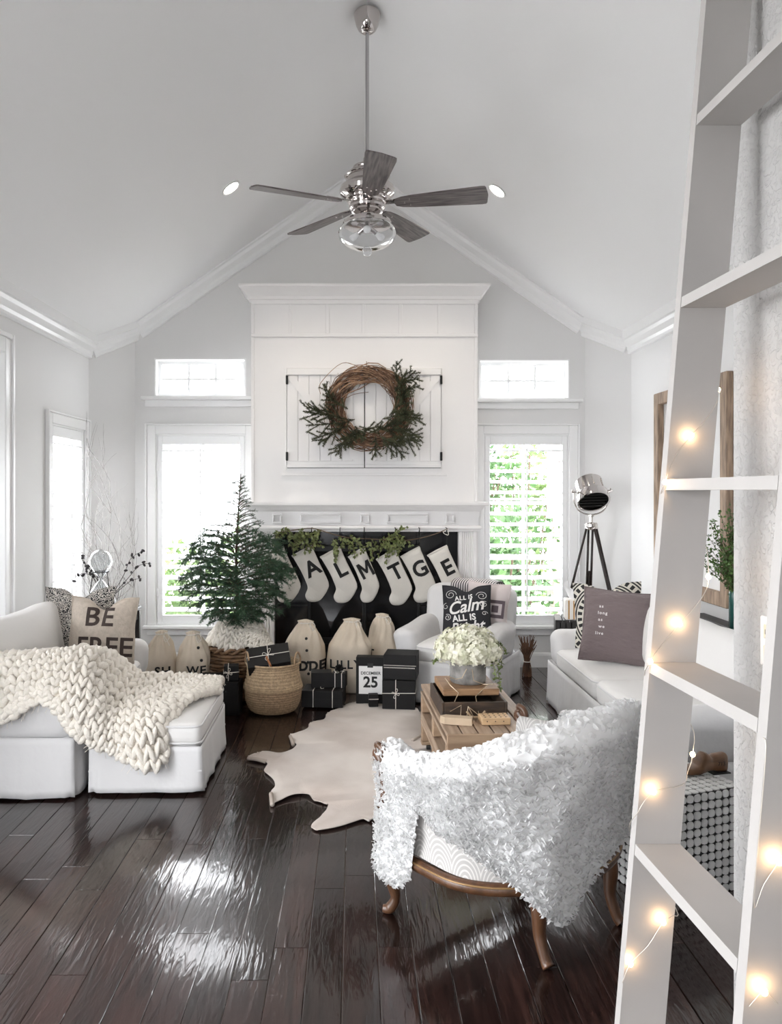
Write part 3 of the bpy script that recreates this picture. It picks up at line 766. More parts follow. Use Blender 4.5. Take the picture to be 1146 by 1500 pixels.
def axis_samples(h, r, k=4, n=6):
    out = [-h + r * (1 - cos(pi / 2 * i / k)) for i in range(k)]
    inner = [lerp(-h + r, h - r, i / n) for i in range(n + 1)]
    return out + inner + [-v for v in reversed(out)]
def rbox(m, x0, x1, y0, y1, z0, z1, r, n=6, k=4, M=None, fn=None):
    hx, hy, hz_ = (x1 - x0) / 2, (y1 - y0) / 2, (z1 - z0) / 2
    r = min(r, hx * .98, hy * .98, hz_ * .98)
    c = Vector(((x0 + x1) / 2, (y0 + y1) / 2, (z0 + z1) / 2)); H = (hx, hy, hz_)
    S = [axis_samples(h, r, k, n) for h in H]; idx = {}; vs = []; fs = []
    def vert(i, j, q):
        key = (i, j, q)
        if key in idx: return idx[key]
        p = Vector((S[0][i], S[1][j], S[2][q]))
        inn = Vector([max(-(H[a] - r), min(H[a] - r, p[a])) for a in range(3)])
        d = p - inn
        if d.length > 1e-9: p = inn + d.normalized() * r
        p = p + c
        if fn: p = fn(p)
        if M is not None: p = M @ p
        idx[key] = len(vs); vs.append(p); return idx[key]
    n0, n1, n2 = len(S[0]) - 1, len(S[1]) - 1, len(S[2]) - 1
    for i in range(n0):
        for j in range(n1):
            fs.append((vert(i, j, n2), vert(i + 1, j, n2), vert(i + 1, j + 1, n2), vert(i, j + 1, n2)))
            fs.append((vert(i, j, 0), vert(i, j + 1, 0), vert(i + 1, j + 1, 0), vert(i + 1, j, 0)))
    for i in range(n0):
        for q in range(n2):
            fs.append((vert(i, 0, q), vert(i + 1, 0, q), vert(i + 1, 0, q + 1), vert(i, 0, q + 1)))
            fs.append((vert(i, n1, q), vert(i, n1, q + 1), vert(i + 1, n1, q + 1), vert(i + 1, n1, q)))
    for j in range(n1):
        for q in range(n2):
            fs.append((vert(0, j, q), vert(0, j, q + 1), vert(0, j + 1, q + 1), vert(0, j + 1, q)))
            fs.append((vert(n0, j, q), vert(n0, j + 1, q), vert(n0, j + 1, q + 1), vert(n0, j, q + 1)))
    return m.add(vs, fs)
def wob(p, a, f, seed=0): return p + noise.noise_vector(Vector((p.x * f + seed, p.y * f, p.z * f))) * a
def cushion_fn(x0, x1, y0, y1, zm, puff, seed=0):
    cx_, cy_, hx, hy = (x0 + x1) / 2, (y0 + y1) / 2, (x1 - x0) / 2, (y1 - y0) / 2
    def f(p):
        u = min(1, abs(p.x - cx_) / hx); v = min(1, abs(p.y - cy_) / hy)
        g = (1 - u ** 2.2) * (1 - v ** 2.2)
        p = p.copy(); p.z += puff * g * (1 if p.z > zm else -.3)
        return wob(p, .006, 6, seed)
    return f
def piping(x0, x1, y0, y1, z, r, rr=.006):
    pts = []
    for cx_, cy_, a0 in ((x1 - r, y1 - r, 0), (x0 + r, y1 - r, 90), (x0 + r, y0 + r, 180), (x1 - r, y0 + r, 270)):
        for q in range(5):
            a = radians(a0 + q * 22.5); pts.append((cx_ + r * cos(a), cy_ + r * sin(a), z))
    return MB().tube(pts, rr, n=6, closed=True)
def skirt(x0, x1, y0, y1, z0, z1, flare=.012, amp=.014, seed=0, notch=.03, zsplit=None):
    """slipcover skirt: perimeter swept down, kick pleats at the corners"""
    m = MB(); pts = []
    per = [((x0, y0), (x1, y0)), ((x1, y0), (x1, y1)), ((x1, y1), (x0, y1)), ((x0, y1), (x0, y0))]
    base = []
    for (a, b_) in per:
        L_ = sqrt((b_[0] - a[0]) ** 2 + (b_[1] - a[1]) ** 2); n = max(10, int(L_ / .02))
        d = Vector((b_[0] - a[0], b_[1] - a[1], 0)) / L_; nr = Vector((d.y, -d.x, 0))
        for i in range(n):
            s = i / n * L_; e = min(s, L_ - s)
            pleat = notch * (1 - smoothstep(.012, .03, e)) if e < .03 and i > 0 else 0
            base.append((Vector((a[0], a[1], 0)) + d * s, nr, pleat, e))
    nu = len(base); nv = 9
    def f(u, v):
        p, nr, pl, e = base[int(round(u * nu)) % nu]
        z = lerp(z1, z0, v); w = v ** 1.3
        q = p + nr * (flare * w - pl * w)
        a = amp * w
        q = q + nr * (noise.noise(Vector((q.x * 9 + seed, q.y * 9, z * 2))) * a + noise.noise(Vector((q.x * 25 + seed, q.y * 25, z * 3))) * a * .5)
        z += noise.noise(Vector((q.x * 6 + seed, q.y * 6, 3))) * .006 * v
        return Vector((q.x, q.y, max(.004, z)))
    m.grid(f, nu, nv, closed_u=True)
    return m
def sofa(name, label, L_, D, loc, rz, nseat, armw=.2, armh=.56, backh=.74, cush_h=.80, seed=0, back_cush=True, group=None, swell=.02):
    t = thing(name, label, 'armchair' if nseat == 1 else 'sofa', loc, rz, group)
    h = L_ / 2
    skirt(-h, h, 0, D, .012, .30, seed=seed, flare=.012).build('skirt', M_slip, t, smooth=True, solid=.006)
    m = MB(); rbox(m, -h + .02, h - .02, .02, D - .02, .06, .31, .03, fn=lambda p: wob(p, .004, 5, seed)); m.build('frame', M_slip, t, smooth=True)
    for s in (-1, 1):
        m = MB()
        def fa(p, s=s):
            p = p.copy(); tt = smoothstep(.34, armh - .06, p.z)
            p.x += s * .025 * tt
            p.z -= .03 * smoothstep(D * .7, D * .1, p.y) * smoothstep(.4, armh, p.z)
            return wob(p, .012, 5, seed + s)
        xa, xb = (-h, -h + armw) if s < 0 else (h - armw, h)
        rbox(m, xa, xb, -.005, D - .1, .27, armh, armw * .46, fn=fa, k=5); m.build('arm', M_slip, t, smooth=True)
    m = MB()
    def fb(p):
        p = p.copy(); p.y += .06 * smoothstep(.3, backh, p.z); u = p.x / h
        p.z -= .035 * u * u * smoothstep(.5, backh, p.z)
        return wob(p, .007, 4, seed + 9)
    rbox(m, -h + .01, h - .01, D - .22, D - .03, .27, backh, .075, fn=fb); m.build('back', M_slip, t, smooth=True)
    w = (L_ - 2 * armw + .02) / nseat
    for i in range(nseat):
        xa = -h + armw - .01 + i * w + .003; xb = xa + w - .006
        m = MB(); rbox(m, xa, xb, .0, D - .19, .285, .42, .045, fn=cushion_fn(xa, xb, 0, D - .19, .36, swell, seed + i)); c_ = m.build('seat_cushion', M_slip2, t, smooth=True)
        piping(xa + .004, xb - .004, .004, D - .194, .395, .05).build('piping', M_slip, c_, smooth=True)
        if back_cush:
            m = MB(); Mx = Matrix.Translation((0, D - .205, .42)) @ Matrix.Rotation(radians(-13), 4, 'X')
            def fc(p, xa=xa, xb=xb):
                u = (p.x - (xa + xb) / 2) / (w / 2); v = (p.z - .18) / .2; p = p.copy()
                g = max(0, 1 - u * u) * max(0, 1 - v * v)
                p.y += -.05 * g if p.y < -.05 else .01 * g
                return wob(p, .01, 5, seed + 20 + i)
            rbox(m, xa, xb, -.13, 0, .0, cush_h - .42, .06, fn=fc, M=Mx); m.build('back_cushion', M_slip2, t, smooth=True)
    return t

sofa('loveseat', 'white slipcovered loveseat below the wooden frame, with mauve and patterned pillows', 2.15, .70, (1.38, 4.525, 0), -pi / 2, 2, seed=3)
sofa('loveseat', 'white slipcovered loveseat draped with a chunky knit throw by the side window', 1.42, .78, (-1.37, 4.53, 0), pi / 2, 1, seed=11, armw=.19)
sofa('armchair', 'white slipcovered armchair beside the fireplace holding a black lettered pillow', .72, .72, (.595, 5.49, 0), radians(-28), 1, armw=.17, armh=.55, backh=.80, seed=23, back_cush=False, swell=.03)

# ottoman
ot = thing('ottoman', 'white slipcovered ottoman in front of the loveseat under the knit throw', 'ottoman', (-1.045, 4.28, 0), radians(1))
skirt(-.275, .275, -.39, .39, .014, .235, flare=.014, amp=.012, seed=31).build('skirt', M_slip, ot, smooth=True, solid=.006)
m = MB(); rbox(m, -.262, .262, -.377, .377,   .05, .24, .03, fn=lambda p: wob(p, .004, 5)); m.build('frame', M_slip, ot, smooth=True)
m = MB(); m.tube([(x_, y_, .115) for x_, y_ in ((-.279, -.394), (.279, -.394), (.279, .394), (-.279, .394))], .003, n=5, closed=True); m.build('skirt_seam', M_slip, ot)
m = MB(); rbox(m, -.275, .275, -.39, .39, .235, .345, .04, fn=cushion_fn(-.275, .275, -.39, .39, .29, .02, 5)); oc = m.build('cushion', M_slip2, ot, smooth=True)
piping(-.274, .274, -.389, .389, .25, .045).build('piping', M_slip, oc, smooth=True); piping(-.274, .274, -.389, .389, .332, .045).build('piping', M_slip, oc, smooth=True)

# ------------------------------------------------------------------ tub chair with ruffled throw
M_gilt = mat('walnut_gilt_wood', (.11, .05, .024), .35, vary=.45, vscale=8, stretch=(6, 6, 1), bump=.1, bscale=30)
M_gold = mat('worn_gold_edge', (.26, .15, .06), .4, metal=.3)
# scalloped fan fabric
M_fan, nt, N, L, b = new_mat('scallop_fan_fabric')
def mth(op, a, bb=None):
    n = N.new('ShaderNodeMath'); n.operation = op
    for i, q in enumerate((a, bb)):
        if q is None: continue
        if isinstance(q, (int, float)): n.inputs[i].default_value = q
        else: L.new(q, n.inputs[i])
    return n.outputs[0]
tc = N.new('ShaderNodeTexCoord'); sp = N.new('ShaderNodeSeparateXYZ'); L.new(tc.outputs['Object'], sp.inputs['Vector'])
u_ = mth('MULTIPLY', mth('ARCTAN2', sp.outputs['X'], mth('SUBTRACT', .30, sp.outputs['Y'])), 4.2)
v_ = mth('MULTIPLY', sp.outputs['Z'], 8.0)
row = mth('FLOOR', v_); fv = mth('SUBTRACT', v_, row)
uu = mth('ADD', u_, mth('MULTIPLY', row, .5)); fu = mth('SUBTRACT', mth('SUBTRACT', uu, mth('FLOOR', uu)), .5)
d_ = mth('SQRT', mth('ADD', mth('MULTIPLY', fu, fu), mth('MULTIPLY', mth('MULTIPLY', fv, fv), .5)))
sn = mth('SINE', mth('MULTIPLY', d_, 62.0))
rp = N.new('ShaderNodeValToRGB'); rp.color_ramp.elements[0].position = .2; rp.color_ramp.elements[1].position = .7
rp.color_ramp.elements[0].color = (.40, .385, .37, 1); rp.color_ramp.elements[1].color = (.58, .56, .54, 1)
L.new(sn, rp.inputs['Fac']); L.new(rp.outputs['Color'], b.inputs['Base Color']); b.inputs['Roughness'].default_value = .8

tb = thing('tub_chair', 'low tub armchair in scalloped grey fabric with carved wooden legs', 'armchair', (.70, 2.66, 0), radians(39.3))
def plan(t):
    s = -1 if t < 0 else 1; a = abs(t)
    if a > .7:
        q = (a - .7) / .3; return Vector((s * (.38 - .02 * q * q), lerp(.18, .46, q), 0)), Vector((s, 0, 0))
    g = t / .7 * pi / 2; n_ = Vector((sin(g) / .38, -cos(g) / .30, 0)).normalized()
    return Vector((.38 * sin(g), .18 - .30 * cos(g), 0)), n_
def ztop(t): return .575 + .185 * (1 - smoothstep(.08, .92, abs(t)))
RAIL = .265
def flare(z, t): return .075 * smoothstep(RAIL, .75, z) * (1 - .5 * smoothstep(.75, 1, abs(t)))
def shell(t, s, off=0.0):
    """s<=0: inside below the rim; s>=0 outside below the rim (metres along the surface)"""
    p, n_ = plan(t); zt = ztop(t); th = .055; rr = th / 2
    rim = pi * rr
    if s > rim / 2:
        z = zt - rr - (s - rim / 2); o = flare(max(z, RAIL), t) + off; return p + n_ * o + Vector((0, 0, z)), n_
    if s < -rim / 2:
        z = zt - rr - (-s - rim / 2); o = flare(max(z, RAIL), t) - th - off; return p + n_ * o + Vector((0, 0, z)), -n_
    a = s / rr
    c = p + n_ * (flare(zt - rr, t) - rr) + Vector((0, 0, zt - rr)); d = n_ * sin(a) + Vector((0, 0, cos(a)))
    return c + d * (rr + off), d
m = MB()
def fs_(u, v):
    t = lerp(-1, 1, u); rim = pi * .055 / 4
    so = ztop(t) - .0275 - RAIL; si = ztop(t) - .0275 - .33
    s = lerp(-si - rim, so + rim, v); return shell(t, s)[0]
m.grid(fs_, 60, 26)
for t in (-1, 1):
    ring = [fs_((t + 1) / 2, j / 25) for j in range(26)]; m.add(ring, [tuple(range(26))])
m.build('shell_back', M_fan, tb, smooth=True)
m = MB()
def seatf(u, v):
    t = lerp(-1, 1, u); p, n_ = plan(t); q = p - n_ * .05
    c = Vector((0, q.y if abs(t) > .7 else lerp(q.y, .2, v), 0))
    c = Vector((0, lerp(q.y, min(.42, max(q.y, .15)), v), 0)); w = q.lerp(c, v)
    return Vector((w.x, w.y, .30 + .11 * smoothstep(0, .25, v) + .02 * v))
m.grid(seatf, 40, 10); m.build('seat', M_fan, tb, smooth=True)
MB().bbox(-.34, .34, .40, .455, .29, .41, .02).build('seat_front', M_fan, tb)
# wooden seat rail following the tub, with a gilt bead
pts = [plan(lerp(-1, 1, i / 48))[0] + plan(lerp(-1, 1, i / 48))[1] * .004 + Vector((0, 0, RAIL - .018 - .012 * cos(2 * pi * i / 48))) for i in range(49)]
MB().tube(pts, .022, n=8).build('seat_rail', M_gilt, tb, smooth=True)
MB().tube([p + plan(lerp(-1, 1, i / 48))[1] * .018 + Vector((0, 0, .012)) for i, p in enumerate(pts)], .0035, n=6).build('rail_bead', M_gold, tb, smooth=True)
MB().tube([(-.36, .46, .245), (-.2, .475, .235), (0, .48, .228), (.2, .475, .235), (.36, .46, .245)], .024, n=8).build('front_rail', M_gilt, tb, smooth=True)
# carved arm posts with scrolls
for s in (-1, 1):
    x_ = s * .372
    pc = catmull([(x_, .46, .26), (x_ + s * .01, .475, .36), (x_ + s * .015, .455, .46), (x_ + s * .02, .47, .54), (x_ + s * .02, .50, .575)], 5)
    ap = MB().tube(pc, [lerp(.028, .02, i / (len(pc) - 1)) for i in range(len(pc))], n=8).build('arm_post', M_gilt, tb, smooth=True)
    sc_ = []
    for i in range(26):
        a = i / 25 * 3.4 * pi; r_ = lerp(.034, .006, i / 25); sc_.append((x_ + s * .02, .49 + r_ * cos(a + 1.2), .565 + r_ * sin(a + 1.2)))
    MB().tube(sc_, [lerp(.014, .008, i / 25) for i in range(26)], n=8).build('scroll', M_gilt, ap, smooth=True)
# legs
def leg(pts, rs):
    pc = catmull(pts, 6); n = len(pc); k_ = len(rs) - 1
    rr = [interp([i / k_ for i in range(k_ + 1)], rs, i / (n - 1)) for i in range(n)]
    o = MB().tube(pc, rr, n=10).build('leg', M_gilt, tb, smooth=True)
    MB().tube([Vector(p) + Vector((0, 0, 0)) for p in pc[:14]], [r * .35 for r in rr[:14]], n=6).build('leg_bead', M_gold, o, smooth=True)
    return o
for s in (-1, 1):
    dx, dy = s * .6, .8
    leg([(s * .35, .45, .26), (s * .35 + dx * .02, .45 + dy * .02, .2), (s * .35 + dx * .012, .45 + dy * .012, .12), (s * .35, .45, .06), (s * .35 + dx * .02, .45 + dy * .02, .02), (s * .35 + dx * .045, .45 + dy * .045, .016)], [.034, .036, .024, .017, .02, .013])
    leg([(s * .20, -.045, .26), (s * .20, -.06, .18), (s * .197, -.06, .1), (s * .20, -.085, .03), (s * .203, -.10, .012)], [.03, .027, .021, .019, .02])

# ruffled throw
M_ruf = mat('white_ruffle_fabric', (.84, .835, .83), .95, spec=.1, sheen=.2)
_nt = M_ruf.node_tree; _tl = _nt.nodes.new('ShaderNodeBsdfTranslucent'); _tl.inputs['Color'].default_value = (.86, .86, .86, 1); _mx = _nt.nodes.new('ShaderNodeMixShader'); _mx.inputs['Fac'].default_value = .45
_nt.links.new(_nt.nodes['Principled BSDF'].outputs['BSDF'], _mx.inputs[1]); _nt.links.new(_tl.outputs['BSDF'], _mx.inputs[2]); _nt.links.new(_mx.outputs['Shader'], _nt.nodes['Material Output'].inputs['Surface'])
M_rufb = mat('white_throw_backing', (.78, .78, .78), .9)
th_ = thing('ruffled_throw', 'white throw of small fabric ruffles draped over the tub chair', 'throw', (.70, 2.66, 0), radians(39.3))
TT = [-1.06, -1.0, -.92, -.84, -.80, -.77, -.57, -.4, -.28, -.2, -.13, -.05, .1, .25, .4, .55, .7, .8]
ZL = [.22, .165, .145, .19, .42, .455, .385, .29, .20, .155, .19, .275, .36, .40, .45, .50, .55, .57]
TI = [-1.06, -.8, -.5, 0, .5, .8]; SI = [.10, .14, .2, .34, .30, .1]
def throw_pt(t, v, off=.016):
    """v 0 = inner hem, 1 = outer hem"""
    rim = pi * .055 / 4
    tc_ = max(-1, min(1, t))
    so = ztop(tc_) - .0275 - interp(TT, ZL, t) + rim; si = interp(TI, SI, t) + rim
    s = lerp(-si, so, v)
    bag = .012 + .03 * smoothstep(.1, .45, s) * (.6 + .4 * sin(t * 17)) if s > 0 else .012
    p, n_ = shell(tc_, s, off + bag)
    if t < -1: p = p + Vector((0, -t - 1, 0)) * .38 * 1.2
    return wob(p, .012, 9), n_
m = MB(); m.grid(lambda u, v: throw_pt(lerp(-1.06, .8, u), v)[0], 110, 46)
m.build('throw_cloth', M_rufb, th_, smooth=True)
m = MB(); rr = random.Random(5)
nu, nv = 112, 52
def ruffle(p, n_, dn, i, w, h_):
    side = n_.cross(dn); side = (side + dn * rr.uniform(-.8, .8)).normalized(); up = (n_ * rr.uniform(.55, 1.1) - dn * rr.uniform(-.2, .9)).normalized()
    wv = rr.uniform(-2, 2); fr = rr.uniform(2.2, 4.2); am = rr.uniform(.004, .009); vs = []
    for b_ in range(4):
        z = (0, .45, .85, 1.0)[b_]; wf = (.6, .95, 1.0, .72)[b_]
        for a in range(6):
            q = a / 5 * 2 - 1; zz = z * (1 - .22 * q * q)
            vs.append(p + side * q * w * wf + up * zz * h_ + (n_ * .4 + dn).normalized() * (sin(q * fr + wv) * am * z) - dn * .005 * z * z)
    m.add(vs, [(b_ * 6 + a, b_ * 6 + a + 1, b_ * 6 + a + 7, b_ * 6 + a + 6) for b_ in range(3) for a in range(5)])
for i in range(nu):
    for j in range(nv + 3):
        t = lerp(-1.06, .8, (i + rr.random()) / nu); v = min(1, (j + rr.random() * 1.1) / nv)
        if j >= nv: v = (1, .0, .992)[j - nv]
        p, n_ = throw_pt(t, v, .019); p2 = throw_pt(t, min(1, v + .02), .019)[0] if v < .98 else p * 2 - throw_pt(t, v - .02, .019)[0]
        if (p2 - p).length < 1e-6: continue
        ruffle(p, n_, (p2 - p).normalized(), i, rr.uniform(.012, .02), rr.uniform(.009, .017))
stuff(m.build('ruffles', M_ruf, th_, smooth=True))

# ------------------------------------------------------------------ pallet coffee table
M_pine = mat('pale_pallet_pine', (.40, .29, .205), .6, col2=(.25, .17, .115), vscale=3, stretch=(14, 1.2, 6), bump=.15, bscale=20, obj_rand=.18)
M_pinex = mat('pallet_pine_cross', (.41, .285, .185), .6, col2=(.27, .175, .11), vscale=3, stretch=(1.2, 14, 8), bump=.15, bscale=20, obj_rand=.18)
ct = thing('pallet_coffee_table', 'low coffee table made of pale wooden pallets by the hide rug', 'coffee table', (.628, 4.11, 0), radians(2.5))
Wt, Lt = .225, .475; HT = .38
nb = 6; bw = 2 * Wt / nb
for i in range(nb):
    a = -Wt + i * bw; MB().bbox(a + .003, a + bw - .003, -Lt + .001, Lt, HT - .02, HT + (.001 if i % 2 else 0), .0025).build('deck_board', M_pine, ct)
for zz in (0, 1):
    zb = .04 + zz * .165
    for i, y_ in enumerate((-Lt + .03, 0, Lt - .03)):
        for x_ in (-Wt + .04, 0, Wt - .04):
            MB().bbox(x_ - .038, x_ + .038, y_ - .03, y_ + .03, zb + .022, zb + .115, .004).build('block', M_pinex, ct)
        if zz == 0: MB().bbox(-Wt, Wt, y_ - .03, y_ + .03, zb, zb + .02, .003).build('bottom_board', M_pinex, ct)
    for x_ in (-Wt + .035, Wt - .035, 0):
        MB().bbox(x_ - .035, x_ + .035, -Lt + .004, Lt, zb + .117, zb + .135, .003).build('stringer', M_pine, ct)
        if zz: MB().bbox(x_ - .034, x_ + .034, -Lt + .004, Lt, zb - .026, zb + .018, .003).build('stringer', M_pine, ct)
MB().bbox(-Wt, Wt, -Lt - .018, -Lt, .29, HT + .001, .003).build('end_board', M_pinex, ct); MB().bbox(-Wt, Wt, -Lt - .018, -Lt, .20, .285, .003).build('end_board', M_pinex, ct)
M_caster = mat('caster_black', (.02, .02, .02), .5)
for sx in (-1, 1):
    for sy in (-1, 1):
        MB().lathe([(0, -.012), (.0135, -.012), (.0135, .012), (0, .012)], 16, M=frame((sx * (Wt - .04), sy * (Lt - .05), .0262), (1, 0, 0))).build('caster', M_caster, ct, auto=40)
# ------------------------------------------------------------------ foliage helpers
def leaf(m, p, d, n, l, w, fold=.25):
    d = d.normalized(); s = d.cross(n)
    if s.length < 1e-6: s = d.orthogonal()
    s.normalize(); n = s.cross(d)
    a = p; b_ = p + d * l * .5 + s * w - n * w * fold; c = p + d * l; e = p + d * l * .5 - s * w - n * w * fold; q = p + d * l * .5
    m.add([a, b_, c, e, q], [(0, 1, 4), (1, 2, 4), (2, 3, 4), (3, 0, 4)])
def needle(m, p, d, l, w, side):
    m.add([p - side * w, p + side * w, p + d * l + side * w * .3, p + d * l - side * w * .3], [(0, 1, 2, 3)])
def rvec(r): 
    while True:
        v = Vector((r.uniform(-1, 1), r.uniform(-1, 1), r.uniform(-1, 1)))
        if .05 < v.length < 1: return v.normalized()

# ------------------------------------------------------------------ garden seen through the shutters
M_shrub = mat('garden_leaf_green', (.075, .16, .045), .6, col2=(.03, .075, .025), vscale=4)
M_shrub2 = mat('garden_leaf_pale_glare', (.16, .24, .08), .6, col2=(.06, .11, .035), vscale=4)  # pale green, brightened to paint overexposed glare onto the fir-side shrubs
M_stem = mat('shrub_stem', (.09, .06, .04), .9)
def shrub(label, x, y, h, r, seed, mt, n=2600):
    rr = random.Random(seed); t = thing('garden_shrub', label, 'shrub', (x, y, -.25), 0, 'garden shrubs outside the windows')
    m = MB(); st = MB()
    for i in range(7):
        a = rr.uniform(0, 6.28); st.tube(catmull([(0, 0, 0), (cos(a) * r * .3, sin(a) * r * .3, h * .4), (cos(a) * r * .55, sin(a) * r * .55, h * .8)], 3), .012, n=5)
    st.build('stems', M_stem, t)
    lob = [(Vector((rr.uniform(-.6, .6) * r, rr.uniform(-.5, .5) * r, h * rr.uniform(.2, .85))), r * rr.uniform(.35, .6)) for _ in range(11)]
    for i in range(n):
        c, q = rr.choice(lob); v = rvec(rr); p = c + v * q * rr.uniform(.75, 1.05)
        if p.z < .02: continue
        leaf(m, p, (v + rvec(rr) * .8), rvec(rr), rr.uniform(.06, .13), rr.uniform(.02, .04))
    stuff(m.build('foliage', mt, t))
for a in (('broad green shrub close to the window behind the armchair', 1.55, 8.3, 1.35, .75, 1, M_shrub),
          ('tall pale green shrub beyond the window behind the armchair', 2.2, 10.2, 2.75, 1.0, 2, M_shrub2),
          ('dark green shrub beyond the window at the armchair, nearest the chimney', 1.35, 9.6, 2.45, .8, 3, M_shrub),
          ('low green shrub under the window behind the fir tree', -1.75, 8.8, 1.05, .8, 4, M_shrub2),
          ('thin pale shrub beyond the window behind the fir tree', -1.35, 10.6, 1.7, .55, 5, M_shrub2)):
    shrub(*a)
# brick pier with a slate-grey downpipe
bp_ = thing('brick_pier', 'pinkish brick pier of a neighbouring wall with slate downpipe outside the window', 'brick pier', (2.16, 8.1, -.25))
M_brick = mat('pink_brick', (.42, .27, .22), .9, vary=.3, vscale=8, obj_rand=.15); M_mort = mat('mortar', (.5, .47, .44), .95)
MB().box(-.118, .118, .012, .24, 0, 2.3).build('pier_core', M_mort, bp_)
bm_ = None
for r_ in range(30):
    for c_ in (0, 1):
        if bm_ is None: o = bm_ = MB().bbox(-.057, .057, 0, .05, .004, .07, .003).build('brick', M_brick, bp_)
        else: o = bm_.copy(); COL.objects.link(o)
        o.location = (-.06 + .12 * c_, 0, r_ * .075)
MB().bbox(.13, .21, 0, .09, 0, 2.3, .01).build('downpipe', mat('slate_pipe', (.07, .09, .13), .5), bp_)

# ------------------------------------------------------------------ cowhide rug
M_hide, nt, N, L, b = new_mat('cream_cowhide')
tc = N.new('ShaderNodeTexCoord'); n1 = N.new('ShaderNodeTexNoise'); n1.inputs['Scale'].default_value = 1.6; n1.inputs['Detail'].default_value = 5
rp = N.new('ShaderNodeValToRGB'); rp.color_ramp.elements[0].position = .35; rp.color_ramp.elements[1].position = .62
rp.color_ramp.elements[0].color = (.44, .37, .325, 1); rp.color_ramp.elements[1].color = (.66, .60, .55, 1)
n2 = N.new('ShaderNodeTexNoise'); n2.inputs['Scale'].default_value = 220; bp = N.new('ShaderNodeBump'); bp.inputs['Strength'].default_value = .3; bp.inputs['Distance'].default_value = .004
L.new(tc.outputs['Object'], n1.inputs['Vector']); L.new(tc.outputs['Object'], n2.inputs['Vector']); L.new(n1.outputs['Fac'], rp.inputs['Fac']); L.new(rp.outputs['Color'], b.inputs['Base Color'])
L.new(n2.outputs['Fac'], bp.inputs['Height']); L.new(bp.outputs['Normal'], b.inputs['Normal']); b.inputs['Roughness'].default_value = .8; b.inputs['Sheen Weight'].default_value = .2
HO = [(15, 370), (70, 352), (130, 350), (215, 355), (265, 340), (305, 305), (280, 285), (265, 240), (295, 235), (370, 205), (385, 170), (470, 150), (490, 110), (580, 75), (640, 45), (740, 50), (850, 55), (905, 60), (1030, 85), (1085, 210), (1240, 300), (1300, 470), (1250, 640), (1080, 720), (930, 700), (790, 740), (740, 760), (690, 755), (560, 795), (440, 815), (395, 800), (405, 775), (470, 720), (495, 665), (480, 655), (410, 635), (375, 605), (320, 605), (250, 620), (180, 650), (155, 655), (150, 590), (175, 555), (165, 510), (110, 460), (130, 420), (95, 398), (50, 388)]
cl = catmull([Vector((*p, 0)) for p in HO] + [Vector((*HO[0], 0))], 4)[:-1]
hp = [FL(360 + p.x * .2443, 1020 + p.y * .2443) for p in cl]
hc = FL(520, 1100)
me = bpy.data.meshes.new('cowhide_rug'); bm = bmesh.new()
vv = [bm.verts.new(p - hc) for p in hp]; f_ = bm.faces.new(vv)
if f_.normal.z < 0: f_.normal_flip()
bmesh.ops.triangulate(bm, faces=[f_])
bmesh.ops.subdivide_edges(bm, edges=bm.edges[:], cuts=2, use_grid_fill=True)
for v in bm.verts:
    w = v.co + hc; e = v.is_boundary
    v.co.z = .006 + .004 * max(0, noise.noise(Vector((w.x * 4, w.y * 4, 0)))) + (.004 + .012 * max(0, noise.noise(Vector((w.x * 9, w.y * 9, 5)))) if e else 0)
bm.to_mesh(me); bm.free(); me.polygons.foreach_set('use_smooth', [True] * len(me.polygons)); me.materials.append(M_hide)
rug = bpy.data.objects.new('cowhide_rug', me); COL.objects.link(rug); rug.location = hc
md = rug.modifiers.new('solid', 'SOLIDIFY'); md.thickness = .005; md.offset = -1
tag(rug, 'cream cowhide rug with ragged edges on the dark floor', 'rug')
for (a, b_) in (((15, 372), (120, 392)), ((268, 240), (285, 292)), ((152, 585), (160, 650)), ((1000, 265), (1090, 222))):
    p, q = (FL(360 + s[0] * .2443, 1020 + s[1] * .2443, .014) - hc for s in (a, b_))
    MB().tube(catmull([p, p.lerp(q, .5) + Vector((0, 0, .004)), q], 4), .011, n=8).build('curled_edge', mat('hide_underside', (.42, .36, .31), .85), rug, smooth=True)

